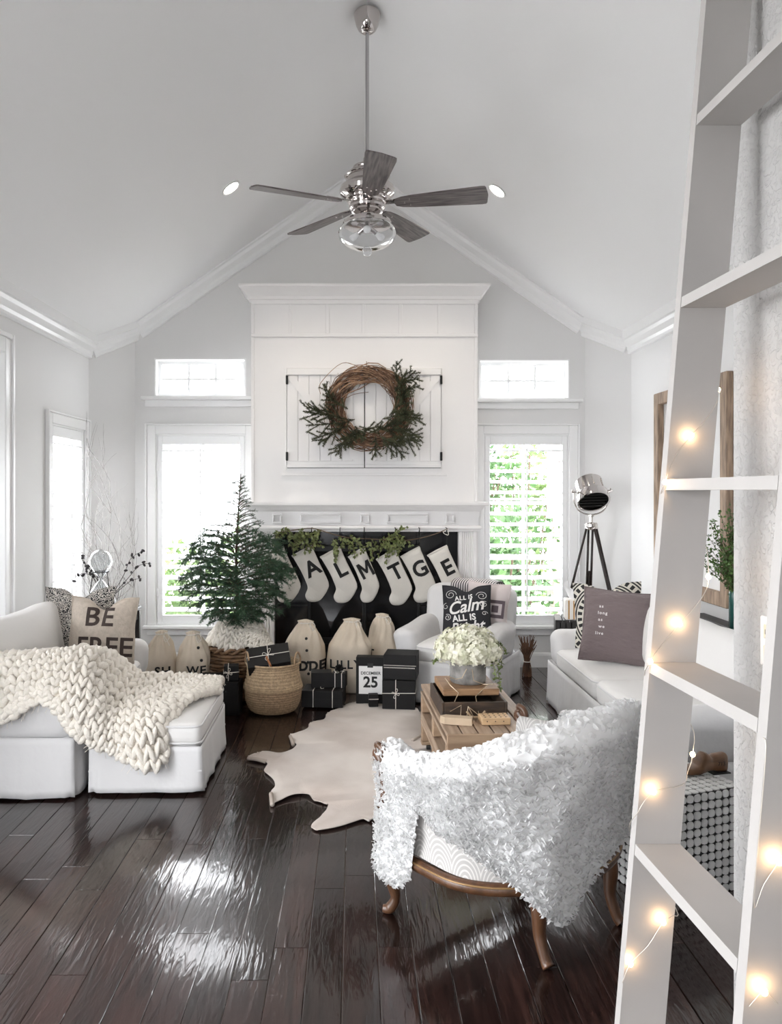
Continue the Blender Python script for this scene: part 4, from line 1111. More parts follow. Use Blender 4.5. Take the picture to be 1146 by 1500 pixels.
# ------------------------------------------------------------------ pillows
def pillow_surf(w, h, th, dent=0.0, pinch=.06, seed=0):
    def S(u, v, side):
        x = u * w / 2 * (1 - pinch * (1 - v * v)); z = v * h / 2 * (1 - pinch * (1 - u * u))
        if v > 0 and dent: z -= dent * v * math.exp(-(u / .33) ** 2)
        g = (max(0, 1 - abs(u) ** 2.6) * max(0, 1 - abs(v) ** 2.6)) ** .62
        y = side * th / 2 * g * (1 - (.45 * math.exp(-(u / .22) ** 2) * smoothstep(-.1, .9, v) if dent else 0))
        wn = noise.noise_vector(Vector((x * 9 + seed, z * 9, side)))
        return Vector((x + wn.x * .006, y + wn.y * .007 * g, z + wn.z * .006))
    return S
def pillow(name, label, w, h, th, loc, rx, ry, rz, m1, dent=0.0, seed=0, pipe=None, m2=None, group=None):
    t = thing(name, label, 'pillow', loc, 0, group)
    t.rotation_euler = (Matrix.Rotation(rz, 3, 'Z') @ Matrix.Rotation(rx, 3, 'X') @ Matrix.Rotation(ry, 3, 'Y')).to_euler()
    S = pillow_surf(w, h, th, dent, seed=seed); n = 26
    off = Vector((0, 0, h / 2))
    for side, mm in ((-1, m1), (1, m2 or m1)):
        m = MB(); m.grid(lambda a, b_: S(a * 2 - 1, b_ * 2 - 1, side) + off, n, n)
        if side > 0: m.f = [f[::-1] for f in m.f]
        m.build('front_cover' if side < 0 else 'back_cover', mm, t, smooth=True)
    ring = [(q / 15 * 2 - 1, -1) for q in range(15)] + [(1, q / 15 * 2 - 1) for q in range(15)] + [(1 - q / 15 * 2, 1) for q in range(15)] + [(-1, 1 - q / 15 * 2) for q in range(15)]
    MB().tube([S(u, v, 0) + off for u, v in ring], .005, n=6, closed=True).build('piping', pipe or m1, t, smooth=True)
    def bend(p):                                   # flat (x, -, z) print -> on the bulging front
        u = max(-1, min(1, p.x / (w / 2))); v = max(-1, min(1, (p.z - h / 2) / (h / 2)))
        for _ in range(4):
            q = S(u, v, -1); u += (p.x - q.x) / (w / 2); v += (p.z - h / 2 - q.z) / (h / 2)
            u = max(-1, min(1, u)); v = max(-1, min(1, v))
        return Vector((p.x, S(u, v, -1).y - .0025 + (p.y * .2), p.z))
    return t, bend
TXT = Matrix.Rotation(pi / 2, 4, 'X')
def ptext(t, bend, s, size, x, z, mt, bold=.006, shear=0, rot=0, spacing=1.0, name='lettering'):
    Mx = Matrix.Translation((x, 0, z)) @ Matrix.Rotation(rot, 4, 'Y') @ TXT
    return text_mesh(s, size, .0005, name, mt, t, Mx, bold=bold, shear=shear, spacing=spacing, bend=bend)
M_print = mat('brown_print', (.045, .03, .026), .85)
M_linen = mat('oatmeal_linen', (.52, .45, .38), .9, bump=.35, bscale=120, vary=.15, vscale=40)
# black and white squiggle block print
def bw_mat(name, kind, dark, light):
    M_, nt, N, L, b = new_mat(name); tc = N.new('ShaderNodeTexCoord')
    def mth(op, a, bb=None, c=None):
        n = N.new('ShaderNodeMath'); n.operation = op
        for i, q in enumerate((a, bb, c)):
            if q is None: continue
            if isinstance(q, (int, float)): n.inputs[i].default_value = q
            else: L.new(q, n.inputs[i])
        return n.outputs[0]
    if kind == 'squiggle':
        wv = N.new('ShaderNodeTexWave'); wv.wave_type = 'RINGS'; wv.inputs['Scale'].default_value = 16; wv.inputs['Distortion'].default_value = 22; wv.inputs['Detail'].default_value = 1.2; wv.inputs['Detail Scale'].default_value = 2.2
        L.new(tc.outputs['Object'], wv.inputs['Vector']); fac = wv.outputs['Fac']
    elif kind == 'stripe':
        sp = N.new('ShaderNodeSeparateXYZ'); L.new(tc.outputs['Object'], sp.inputs['Vector'])
        fac = mth('SINE', mth('MULTIPLY', sp.outputs['X'], 330.0)); fac = mth('ADD', fac, .6)
    else:
        sp = N.new('ShaderNodeSeparateXYZ'); L.new(tc.outputs['Object'], sp.inputs['Vector'])
        x = sp.outputs['X']; z = mth('SUBTRACT', sp.outputs['Z'], .20)
        r = mth('SQRT', mth('ADD', mth('MULTIPLY', x, x), mth('MULTIPLY', z, z)))
        th = mth('ARCTAN2', z, x); rk = mth('MULTIPLY', r, 25.0); ring = mth('FLOOR', rk)
        par = mth('MODULO', ring, 2.0)
        cnt = mth('ADD', mth('MULTIPLY', ring, 5.0), 8.0)
        spoke = mth('SINE', mth('MULTIPLY', th, cnt))
        edge = mth('ABSOLUTE', mth('SUBTRACT', mth('FRACT', rk), .5))
        tri = mth('GREATER_THAN', spoke, -.1)
        line = mth('LESS_THAN', mth('ABSOLUTE', mth('SUBTRACT', edge, .24)), .13)
        dk = mth('MAXIMUM', mth('MULTIPLY', mth('MULTIPLY', tri, mth('LESS_THAN', edge, .40)), mth('SUBTRACT', 1.0, par)), mth('MULTIPLY', line, par))
        fac = mth('SUBTRACT', 1.0, dk)
    rp = N.new('ShaderNodeValToRGB'); rp.color_ramp.elements[0].position = .42; rp.color_ramp.elements[1].position = .55
    rp.color_ramp.elements[0].color = (*dark, 1); rp.color_ramp.elements[1].color = (*light, 1)
    L.new(fac, rp.inputs['Fac']); L.new(rp.outputs['Color'], b.inputs['Base Color']); b.inputs['Roughness'].default_value = .9
    return M_
M_squig = bw_mat('squiggle_block_print', 'squiggle', (.03, .03, .032), (.60, .57, .53))
M_mand = bw_mat('mandala_print', 'mandala', (.025, .025, .025), (.68, .65, .58))
M_strp = bw_mat('ticking_stripe', 'stripe', (.05, .045, .05), (.66, .63, .62))
M_cream = mat('cream_cotton', (.64, .59, .52), .9, bump=.2, bscale=60)

pillow('throw_pillow', 'black and white squiggle print pillow behind the lettered linen pillow', .44, .44, .16, (-1.76, 4.985, .452), radians(-10), 0, radians(4), M_squig, dent=.075, seed=2, m2=M_cream)
t, bd = pillow('throw_pillow', 'oatmeal linen pillow lettered BE FREE on the loveseat', .41, .40, .15, (-1.56, 4.80, .452), radians(-12), radians(2), radians(3), M_linen, dent=.07, seed=4)
ptext(t, bd, 'BE', .16, -.01, .27, M_print, bold=.0028, spacing=1.1); ptext(t, bd, 'FREE', .16, .03, .09, M_print, bold=.0028, spacing=1.0)
M_fluff = mat('white_fluffy_cotton', (.82, .80, .77), .95, bump=.6, bscale=50)

pillow('throw_pillow', 'black and cream mandala print pillow against the loveseat arm', .44, .44, .15, (1.70, 5.24, .452), radians(-13), radians(-4), radians(-24), M_mand, dent=.06, seed=8)
M_mauve = mat('mauve_washed_linen', (.185, .145, .145), .9, bump=.8, bscale=9, sheen=.3, bdist=.03, stretch=(1, 1, 2.2))
t, bd = pillow('throw_pillow', 'large plain mauve linen pillow with tiny white words on the loveseat', .44, .46, .16, (1.60, 4.82, .44), radians(-17), radians(5), radians(-16), M_mauve, seed=9)
M_white_ink = mat('white_print', (.80, .78, .76), .8)
for i, s in enumerate(('as', 'long', 'as', 'we', 'live')): ptext(t, bd, s, .026, -.11 + .01 * (i % 2), .335 - i * .042, M_white_ink, bold=.0006, spacing=1.3)

# armchair pillows
pillow('throw_pillow', 'pale pillow printed with a camera behind the black lettered pillow', .33, .36, .12, (.955, 5.80, .47), radians(-14), radians(3), radians(-26), mat('pale_mauve_cotton', (.62, .55, .54), .9, bump=.2, bscale=50), seed=12)
t = bpy.data.objects['throw_pillow.004']
M_camp = mat('camera_print', (.10, .075, .085), .9)
def flat(t, name, x0, x1, z0, z1, y, mt): return MB().bbox(x0, x1, y - .002, y, z0, z1, .0008).build(name, mt, t)
flat(t, 'camera_print', .0, .15, .10, .23, -.060, M_camp); flat(t, 'camera_print', .03, .13, .125, .205, -.062, mat('camera_print_pale', (.5, .44, .44), .9)); flat(t, 'camera_print', .055, .105, .14, .19, -.064, M_camp)
t, bd = pillow('throw_pillow', 'black pillow with white script ALL IS CALM in the armchair', .36, .36, .14, (.812, 5.70, .46), radians(-14), radians(-3), radians(-20), mat('black_cotton', (.022, .022, .026), .9), dent=.045, seed=14)
ptext(t, bd, 'ALL IS', .045, -.01, .262, M_white_ink, bold=.0012, rot=radians(-8), spacing=1.1)
ptext(t, bd, 'Calm', .125, 0, .195, M_white_ink, bold=.0022, shear=.35, rot=radians(-10))
ptext(t, bd, 'ALL IS', .062, -.005, .115, M_white_ink, bold=.002, rot=radians(-6), spacing=1.05)
ptext(t, bd, 'Bright', .10, .01, .05, M_white_ink, bold=.002, shear=.35, rot=radians(-8))
def swirl(cx_, cz_, r0, turns, a0, s=1):
    pts = []
    for i in range(28):
        a = a0 + s * i / 27 * turns * 2 * pi; r_ = r0 * (1 - .75 * i / 27); p = bd(Vector((cx_ + r_ * cos(a), 0, cz_ + r_ * .8 * sin(a)))); pts.append(p)
    MB().tube(pts, .0018, n=5).build('flourish', M_white_ink, t)
for a in ((-.11, .285, .045, 1.6, 0, 1), (.12, .275, .04, 1.6, 3, -1), (.135, .215, .028, 1.5, 1, 1), (-.13, .12, .03, 1.5, 2, -1), (-.145, .2, .03, 1.0, 1.5, 1), (.14, .15, .02, 1.2, 0, 1)): swirl(*a)
# ticking blanket folded over the armchair back
blk = thing('folded_blanket', 'black and white ticking stripe blanket over the armchair back', 'blanket', (.595, 5.49, 0), radians(-28))
m = MB()
def fb_(u, v):
    x = lerp(-.12, .22, u); s = v * .5; dz = -.035 * (x / .36) ** 2
    if s < .12: p = Vector((x, .53, .665 + s + dz))
    elif s < .40: a = (s - .12) / .28 * pi; p = Vector((x, .657 - .127 * cos(a), .785 + .042 * sin(a) + dz))
    else: p = Vector((x, .784, .785 - (s - .40) + dz))
    return wob(p, .004, 9)
m.grid(fb_, 24, 36); m.build('cloth', M_strp, blk, smooth=True, solid=.008)

# ------------------------------------------------------------------ chunky knits
M_knit = mat('ivory_chunky_wool', (.78, .73, .655), .95, bump=.5, bscale=70, sheen=.3, stretch=(1, 1, 3))
def knit_surface(ctrl, nu, nv):
    """tensor Catmull-Rom through a control grid -> sampled points"""
    rows = [catmull(r, 8) for r in ctrl]                # along v for every u
    k = len(rows[0]); cols = [catmull([r[j] for r in rows], 8) for j in range(k)]
    G = cols                                            # G[j][i]
    J, I = len(G), len(G[0])
    def S(u, v):
        a = min(max(u, 0), 1) * (I - 1); b_ = min(max(v, 0), 1) * (J - 1); i = min(int(a), I - 2); j = min(int(b_), J - 2); s = a - i; t = b_ - j
        return (G[j][i] * (1 - s) + G[j][i + 1] * s) * (1 - t) + (G[j + 1][i] * (1 - s) + G[j + 1][i + 1] * s) * t
    return S
def knit(S, nu, nv, rad, mt, parent, flipn=1, seed=0, jig=.004):
    m = MB(); rr = random.Random(seed)
    for i in range(nu):
        for j in range(nv):
            u, v = (i + .5) / nu, (j + .5) / nv
            p = S(u, v); du = S(u + .5 / nu, v) - S(u - .5 / nu, v); dv = S(u, v + .5 / nv) - S(u, v - .5 / nv)
            if du.length < 1e-5 or dv.length < 1e-5: continue
            n = du.cross(dv).normalized() * flipn; lu, lv = du.length, dv.length; eu = du.normalized(); ev = dv.normalized()
            for s in (-1, 1):
                d = (ev * 1.0 + eu * (-s) * .55 * lu / max(lv, .01)).normalized()
                c = p + eu * s * lu * .25 + n * rad * .45 + rvec(rr) * jig
                Mx = frame((0, 0, 0), d, n)
                q = rr.uniform(.9, 1.12)
                m.ell(c, rad * q, min(rad, lu * .33) * q, max(lv * .72, rad * 1.1), M=Mx, nu=7, nv=6)
    return stuff(m.build('knit_stitches', mt, parent, smooth=True))
kt = thing('knit_throw', 'ivory chunky knit throw over the loveseat arm and ottoman', 'throw', (-1.3, 4.1, 0))
o4 = Vector((-1.3, 4.1, 0))
KC = [[(-1.98, 4.25, .60), (-1.98, 4.02, .645), (-1.98, 3.86, .60), (-1.98, 3.785, .45), (-1.98, 3.775, .35)],
      [(-1.72, 4.27, .60), (-1.72, 4.02, .65), (-1.72, 3.86, .605), (-1.71, 3.785, .47), (-1.70, 3.775, .385)],
      [(-1.53, 4.32, .60), (-1.52, 4.04, .66), (-1.51, 3.87, .62), (-1.50, 3.79, .54), (-1.49, 3.775, .485)],
      [(-1.37, 4.40, .58), (-1.36, 4.10, .655), (-1.35, 3.89, .60), (-1.33, 3.785, .46), (-1.32, 3.775, .30)],
      [(-1.25, 4.62, .42), (-1.24, 4.28, .44), (-1.22, 3.96, .42), (-1.18, 3.85, .33), (-1.15, 3.835, .205)],
      [(-1.06, 4.66, .40), (-1.05, 4.35, .40), (-1.04, 4.08, .395), (-1.00, 3.87, .35), (-.965, 3.83, .145)],
      [(-.92, 4.67, .39), (-.91, 4.5, .395), (-.905, 4.36, .395), (-.90, 4.22, .39), (-.90, 4.08, .375)],
      [(-.79, 4.67, .37), (-.785, 4.62, .375), (-.785, 4.57, .375), (-.785, 4.52, .37), (-.785, 4.47, .36)]]
KS = knit_surface([[Vector(p) - o4 for p in r] for r in KC], 0, 0)
m = MB(); m.grid(lambda u, v: KS(u, v), 70, 30); m.build('throw_base', M_knit, kt, smooth=True, solid=.012)
knit(KS, 29, 13, .025, M_knit, kt, flipn=-1, seed=3, jig=.006)
m = MB(); rr = random.Random(9)
for i in range(240):
    e = rr.choice((0, 1, 2)); q = rr.random()
    u, v = ((q, 1.0) if e == 0 else (q, 0.0) if e == 1 else (1.0, q))
    p = KS(u, v); d = rvec(rr) + Vector((0, -.4, -.5)); m.tube([p, p + d * .012 + Vector((0, 0, .004)), p + d * rr.uniform(.02, .04)], .0012, n=4)
stuff(m.build('loose_fibres', M_knit, kt))

# ------------------------------------------------------------------ fir tree in a wicker basket
TX, TY = -.865, 5.75
wb_ = thing('wicker_basket', 'round brown wicker basket holding the small fir tree', 'basket', (TX, TY, 0))
M_wick = mat('brown_willow', (.30, .17, .09), .6, vary=.5, vscale=20, bump=.2, bscale=50)
m = MB(); nst = 22
def wr_(z): return .185 + .05 * (z / .375) ** .8
m.lathe([(0, .01), (.17, .01), (.175, .03), (wr_(.1) - .014, .1), (wr_(.3) - .014, .3), (wr_(.36) - .014, .36)], 40); m.build('basket_lining', mat('dark_wicker', (.10, .055, .03), .8), wb_, smooth=True)
for k in range(14):
    z = .02 + k * .0245; pts = []
    for q in range(nst * 4):
        a = 2 * pi * q / (nst * 4); r_ = wr_(z) + .009 * sin(nst * a / 1.0 / 2 * 1.0 + pi * (k % 2)); pts.append((r_ * cos(a), r_ * sin(a), z + .003 * sin(5 * a + k)))
    MB().tube(pts, .0125, n=6, closed=True).build('weave_ring', M_wick, wb_, smooth=True)
for s in (0, pi):
    pts = []
    for q in range(120):
        a = 2 * pi * q / 120; b_ = nst * a / 2 + s; pts.append(((wr_(.37) + .014 * cos(b_)) * cos(a), (wr_(.37) + .014 * cos(b_)) * sin(a), .372 + .014 * sin(b_)))
    MB().tube(pts, .011, n=6, closed=True).build('rim_braid', M_wick, wb_, smooth=True)
ks = thing('knit_tree_wrap', 'ivory chunky knit blanket bundled round the foot of the fir tree', 'blanket', (TX, TY, .375))
def SK(u, v):
    a = -2 * pi * u; r_ = lerp(.225, .07, v ** .9); z = .015 + .155 * sin(min(1, v * 1.15) * pi / 2) + .02 * sin(3 * a + 1) * sin(pi * v) + .015 * sin(5 * a)
    return Vector((r_ * cos(a) * (1 + .05 * sin(2 * a)), r_ * sin(a), z))
m = MB(); m.grid(SK, 48, 14); m.build('wrap_base', M_knit, ks, smooth=True)
knit(SK, 32, 7, .017, M_knit, ks, flipn=-1, seed=5)
SK2 = knit_surface([[Vector(p) for p in r] for r in ([(.02, -.22, .05), (.10, -.17, .12), (.16, -.08, .13)], [(.10, -.23, .045), (.17, -.17, .10), (.21, -.08, .10)], [(.18, -.25, .02), (.235, -.18, .06), (.26, -.08, .05)], [(.235, -.26, -.015), (.29, -.19, .0), (.31, -.08, -.01)])], 0, 0)
knit(SK2, 9, 6, .016, M_knit, ks, flipn=-1, seed=6)

M_fir = mat('fir_needle_green', (.05, .115, .055), .6, col2=(.022, .058, .032), vscale=9)
M_twig = mat('fir_bark', (.07, .045, .03), .9)
tree = thing('fir_tree', 'small dark green fir tree standing in the wicker basket', 'tree', (TX, TY, .30))
rr = random.Random(21)
tr_ = catmull([(0, 0, -.28), (.005, 0, .3), (-.005, .005, .7), (.012, 0, 1.05), (.03, 0, 1.33)], 6)
MB().tube(tr_, [lerp(.017, .002, i / (len(tr_) - 1)) for i in range(len(tr_))], n=8).build('trunk', M_twig, tree, smooth=True)
def trunk_at(z):
    for a, b_ in zip(tr_, tr_[1:]):
        if a.z <= z <= b_.z: return a.lerp(b_, (z - a.z) / max(1e-6, b_.z - a.z))
    return tr_[-1]
HB = [.26, .34, .45, .58, .72, .82, .92, 1.05, 1.2, 1.32]; LB = [.16, .28, .36, .37, .32, .25, .16, .10, .075, .03]
tw = MB(); nd = MB()
def needles(a, b_, dens, l):
    d = b_ - a; n = max(2, int(d.length * dens)); dn = d.normalized()
    for i in range(n):
        p = a.lerp(b_, rr.random()); v = rvec(rr); v = (v - dn * v.dot(dn)); 
        if v.length < .1: continue
        v = (v.normalized() * .8 + dn * .75).normalized(); needle(nd, p, v, l * rr.uniform(.7, 1.2), .0016, v.cross(dn).normalized())
nbr = 170
for i in range(nbr):
    f = (i + rr.random() * .8) / nbr; z = lerp(.27, 1.30, f ** 1.25)
    L_ = interp(HB, LB, z) * rr.uniform(.65, 1.12); a = i * 2.4 + rr.uniform(-.4, .4); h = Vector((cos(a), sin(a), 0))
    el = interp([.26, .5, .9, 1.3], [-.05, .22, .45, .8], z); p0 = trunk_at(z)
    pts = catmull([p0, p0 + h * L_ * .5 + Vector((0, 0, L_ * .5 * el)), p0 + h * L_ * .85 + Vector((0, 0, L_ * .8 * el - .01)), p0 + h * L_ + Vector((0, 0, L_ * .85 * el - .035 * L_ / .3))], 4)
    tw.tube(pts, [lerp(.0035, .0009, k / (len(pts) - 1)) for k in range(len(pts))], n=5)
    dens = 460 if z < .85 else 260
    for k in range(2, len(pts) - 1): needles(pts[k], pts[k + 1], dens, .019)
    nt_ = int(L_ / (.022 if z < .8 else .035))
    for q in range(nt_):
        s = .18 + .8 * (q + rr.random()) / max(1, nt_); kk = min(len(pts) - 2, int(s * (len(pts) - 1))); b0_ = pts[kk].lerp(pts[kk + 1], s * (len(pts) - 1) - kk)
        dr = (pts[kk + 1] - pts[kk]).normalized(); sd = dr.cross(Vector((0, 0, 1))).normalized() * (1 if q % 2 else -1)
        ln = (.25 + .3 * rr.random()) * L_ * (1.05 - .6 * s); d = (dr * .75 + sd * rr.uniform(.5, .9) + Vector((0, 0, rr.uniform(-.25, .2)))).normalized()
        e = b0_ + d * ln; mid = b0_.lerp(e, .5) + Vector((0, 0, .006))
        tw.tube([b0_, mid, e], [.0014, .001, .0006], n=4); needles(b0_, mid, dens, .017); needles(mid, e, dens, .016)
        if z < .85:
            for w_ in range(2):
                b1 = b0_.lerp(e, rr.uniform(.3, .9)); e1 = b1 + (d + rvec(rr) * .9).normalized() * ln * .45; needles(b1, e1, dens * .9, .015)
stuff(tw.build('branches', M_twig, tree)); stuff(nd.build('needles', M_fir, tree))

# ------------------------------------------------------------------ seagrass belly basket
sb_ = thing('belly_basket', 'round folded seagrass belly basket holding a black gift', 'basket', (-.558, 5.36, 0))
M_sea = mat('seagrass_tan', (.50, .36, .22), .75, vary=.35, vscale=60, bump=.5, bscale=110); M_sea2 = mat('seagrass_dark_tan', (.40, .27, .16), .75, vary=.35, vscale=60, bump=.5, bscale=110)  # second tan is darker, for the lower belly and handles
def ribbed(prof, n): 
    out = []
    for i in range(n * 4 + 1):
        s = i / (n * 4) * (len(prof) - 1); k = min(int(s), len(prof) - 2); t = s - k; r_ = lerp(prof[k][0], prof[k + 1][0], t); z = lerp(prof[k][1], prof[k + 1][1], t); out.append((r_ + .0028 * (1 if i % 4 == 2 else 0 if i % 2 else -.6), z))
    return out
def smooth_prof(p, n=4): return [(v.x, v.y) for v in catmull([Vector((a, b_, 0)) for a, b_ in p], n)]
MB().lathe([(0, .012)] + ribbed(smooth_prof([(.11, .004), (.155, .02), (.182, .07), (.192, .12), (.194, .165)]), 13), 48).build('lower_belly', M_sea2, sb_, smooth=True)
MB().lathe(ribbed(smooth_prof([(.19, .16), (.201, .172), (.196, .195), (.182, .25), (.176, .30), (.181, .335)]), 13) + [(.175, .338), (.168, .33), (.165, .28), (.175, .2)], 48).build('upper_belly', M_sea, sb_, smooth=True)
MB().tube([(.18 * cos(a * pi / 20), .18 * sin(a * pi / 20), .336) for a in range(40)], .008, n=6, closed=True).build('rim', M_sea, sb_, smooth=True)
for s, ph in ((1, -.35), (-1, pi + .35)):
    c = Vector((.18 * cos(ph), .18 * sin(ph), .33)); tn = Vector((-sin(ph), cos(ph), 0))
    MB().tube(catmull([c - tn * .05, c - tn * .045 + Vector((0, 0, .05)), c + Vector((0, 0, .085)), c + tn * .045 + Vector((0, 0, .05)), c + tn * .05], 5), .0065, n=7).build('handle', M_sea2, sb_, smooth=True)

# ------------------------------------------------------------------ black gifts
M_kraft = mat('black_wrapping_paper', (.006, .0055, .006), .6, spec=.3, bump=.1, bscale=18)
M_string = mat('white_twine', (.72, .68, .62), .8)
M_card = mat('white_card', (.86, .85, .84), .7)
def gift(label, w, d, h, loc, rz, ribbon='cross', tilt=None, group=None):
    t = thing('gift_box', label, 'gift', loc, rz, group)
    if tilt: t.rotation_euler = tilt
    MB().bbox(-w / 2, w / 2, -d / 2, d / 2, 0, h, .003).build('box', M_kraft, t)
    e = .002; f = MB(); f.box(-w / 2 + .01, w / 2 - .01, -d / 2 - .0008, -d / 2 + .001, h * .5, h * .5 + .002); f.build('paper_seam', M_kraft, t)
    def loop_x(x): MB().tube([(x, -d / 2 - e, 0.002), (x, -d / 2 - e, h + e), (x, d / 2 + e, h + e), (x, d / 2 + e, .002)], .0025, n=6).build('twine', M_string, t)
    def loop_y(y): MB().tube([(-w / 2 - e, y, 0.002), (-w / 2 - e, y, h + e), (w / 2 + e, y, h + e), (w / 2 + e, y, .002)], .0025, n=6).build('twine', M_string, t)
    def belt(z): MB().tube([(-w / 2 - e, -d / 2 - e, z), (w / 2 + e, -d / 2 - e, z + .006), (w / 2 + e, d / 2 + e, z), (-w / 2 - e, d / 2 + e, z)], .0025, n=6, closed=True).build('twine', M_string, t)
    def bow(c, n, s=.03):
        Mx = frame(c, n)
        for q in range(4):
            a = q * pi / 2 + .5; l = s * (1.0 if q % 2 else 1.3)
            MB().tube(catmull([Mx @ Vector((0, 0, .003)), Mx @ Vector((l * cos(a - .25), l * sin(a - .25), .012)), Mx @ Vector((l * 1.3 * cos(a), l * 1.3 * sin(a), .006)), Mx @ Vector((l * cos(a + .3), l * sin(a + .3), .004)), Mx @ Vector((0, 0, .003))], 4), .0018, n=5).build('bow_loop', M_string, t)
    if ribbon == 'cross': loop_x(0.0); loop_y(0.0); bow((0, 0, h), (0, 0, 1))
    if ribbon == 'front': loop_x(-.02); belt(h * .55); bow((-.02, -d / 2 - .002, h * .56), (0, -1, 0), .02)
    if ribbon == 'two': loop_x(-w * .22); loop_x(w * .25); bow((0, 0, h), (0, 0, 1))
    if ribbon == 'belt': belt(h * .45)
    return t
GG = 'black wrapped gifts by the hearth'
gift('flat black gift box with white twine under two smaller gifts', .285, .2, .115, (-.215, 5.50, .012), radians(-6), 'two', group=GG)
gift('small plain black gift box stacked on the flat gift by the sack lettered ADDE', .145, .12, .105, (-.235, 5.53, .131), radians(4), None, group=GG)
t = gift('small black gift box topped with a black pompom', .10, .10, .10, (-.11, 5.52, .131), radians(-8), 'two', group=GG)
m = MB(); rr = random.Random(3)
for i in range(420):
    v = rvec(rr); needle(m, Vector((0, 0, .125)), v, .032, .0022, v.orthogonal().normalized())
stuff(m.build('pompom', mat('black_wool', (.012, .012, .012), .95), t)); 
t = gift('tall black box with a white DECEMBER 25 calendar card', .20, .09, .325, (.112, 5.545, .012), radians(-5), None, group=GG)
cd = MB().box(-.08, .085, -.0475, -.0455, .07, .265).build('calendar_card', M_card, t)
M_ink = mat('black_ink', (.01, .01, .01), .7)
text_mesh('DECEMBER', .0285, .0004, 'lettering', M_ink, cd, Matrix.Translation((.003, -.0482, .215)) @ TXT, bold=.0006)
text_mesh('25', .105, .0004, 'lettering', M_ink, cd, Matrix.Translation((.003, -.0482, .15)) @ TXT, bold=.0028)
MB().box(-.02, .02, -.0492, -.0478, .255, .285).build('washi_tape', mat('dark_tape', (.02, .02, .02), .6), cd)
gift('large black gift box with twine bow at the corner of the hide rug', .225, .19, .195, (.309, 5.455, .012), radians(-6), 'front', group=GG)
t = gift('black gift box with a stitched white ribbon, upper one of its pair', .225, .2, .17, (.325, 5.465, .212), radians(-10), None, group=GG)
for i in range(22): MB().box(-.11 + i * .0098, -.105 + i * .0098, -.1008, -.0995, .078, .086).build('ribbon_stitch', M_string, t)
MB().box(-.112, .112, -.1006, -.0996, .096, .099).build('ribbon', M_string, t)
t = gift('tiny black gift with silver band in front of the calendar box', .066, .05, .085, (.128, 5.44, .014), radians(4), None, group=GG)
MB().box(-.0335, .0335, -.0255, .0255, .05, .056).build('silver_band', mat('silver_foil', (.7, .7, .72), .25, metal=1), t)
gift('upright black gift box beside the wicker basket, against the ottoman', .17, .14, .25, (-.99, 5.36, 0), radians(3), 'belt', group=GG)
gift('upright black gift box between the wicker and seagrass baskets', .125, .14, .22, (-.838, 5.33, 0), radians(-4), None, group=GG)
gift('small black gift with white twine bow atop the gift between the baskets', .10, .09, .10, (-.84, 5.34, .221), radians(8), 'front', group=GG)
t = gift('black gift box tied with twine and a cinnamon stick lying in the seagrass basket', .285, .17, .13, (-.578, 5.36, .30), 0, 'cross', tilt=(radians(38), radians(-8), radians(6)), group=GG)
MB().tube([(-.012, -.02, .138), (.01, -.105, .138)], .007, n=10).build('cinnamon_stick', mat('cinnamon', (.33, .13, .05), .7), t, auto=40)
M_sup = mat('black_tissue', (.02, .02, .02), .8)
MB().lathe([(0, .02), (.16, .03), (.175, .1), (.165, .25), (0, .29)], 24).build('basket_filling', M_sup, sb_, smooth=True)

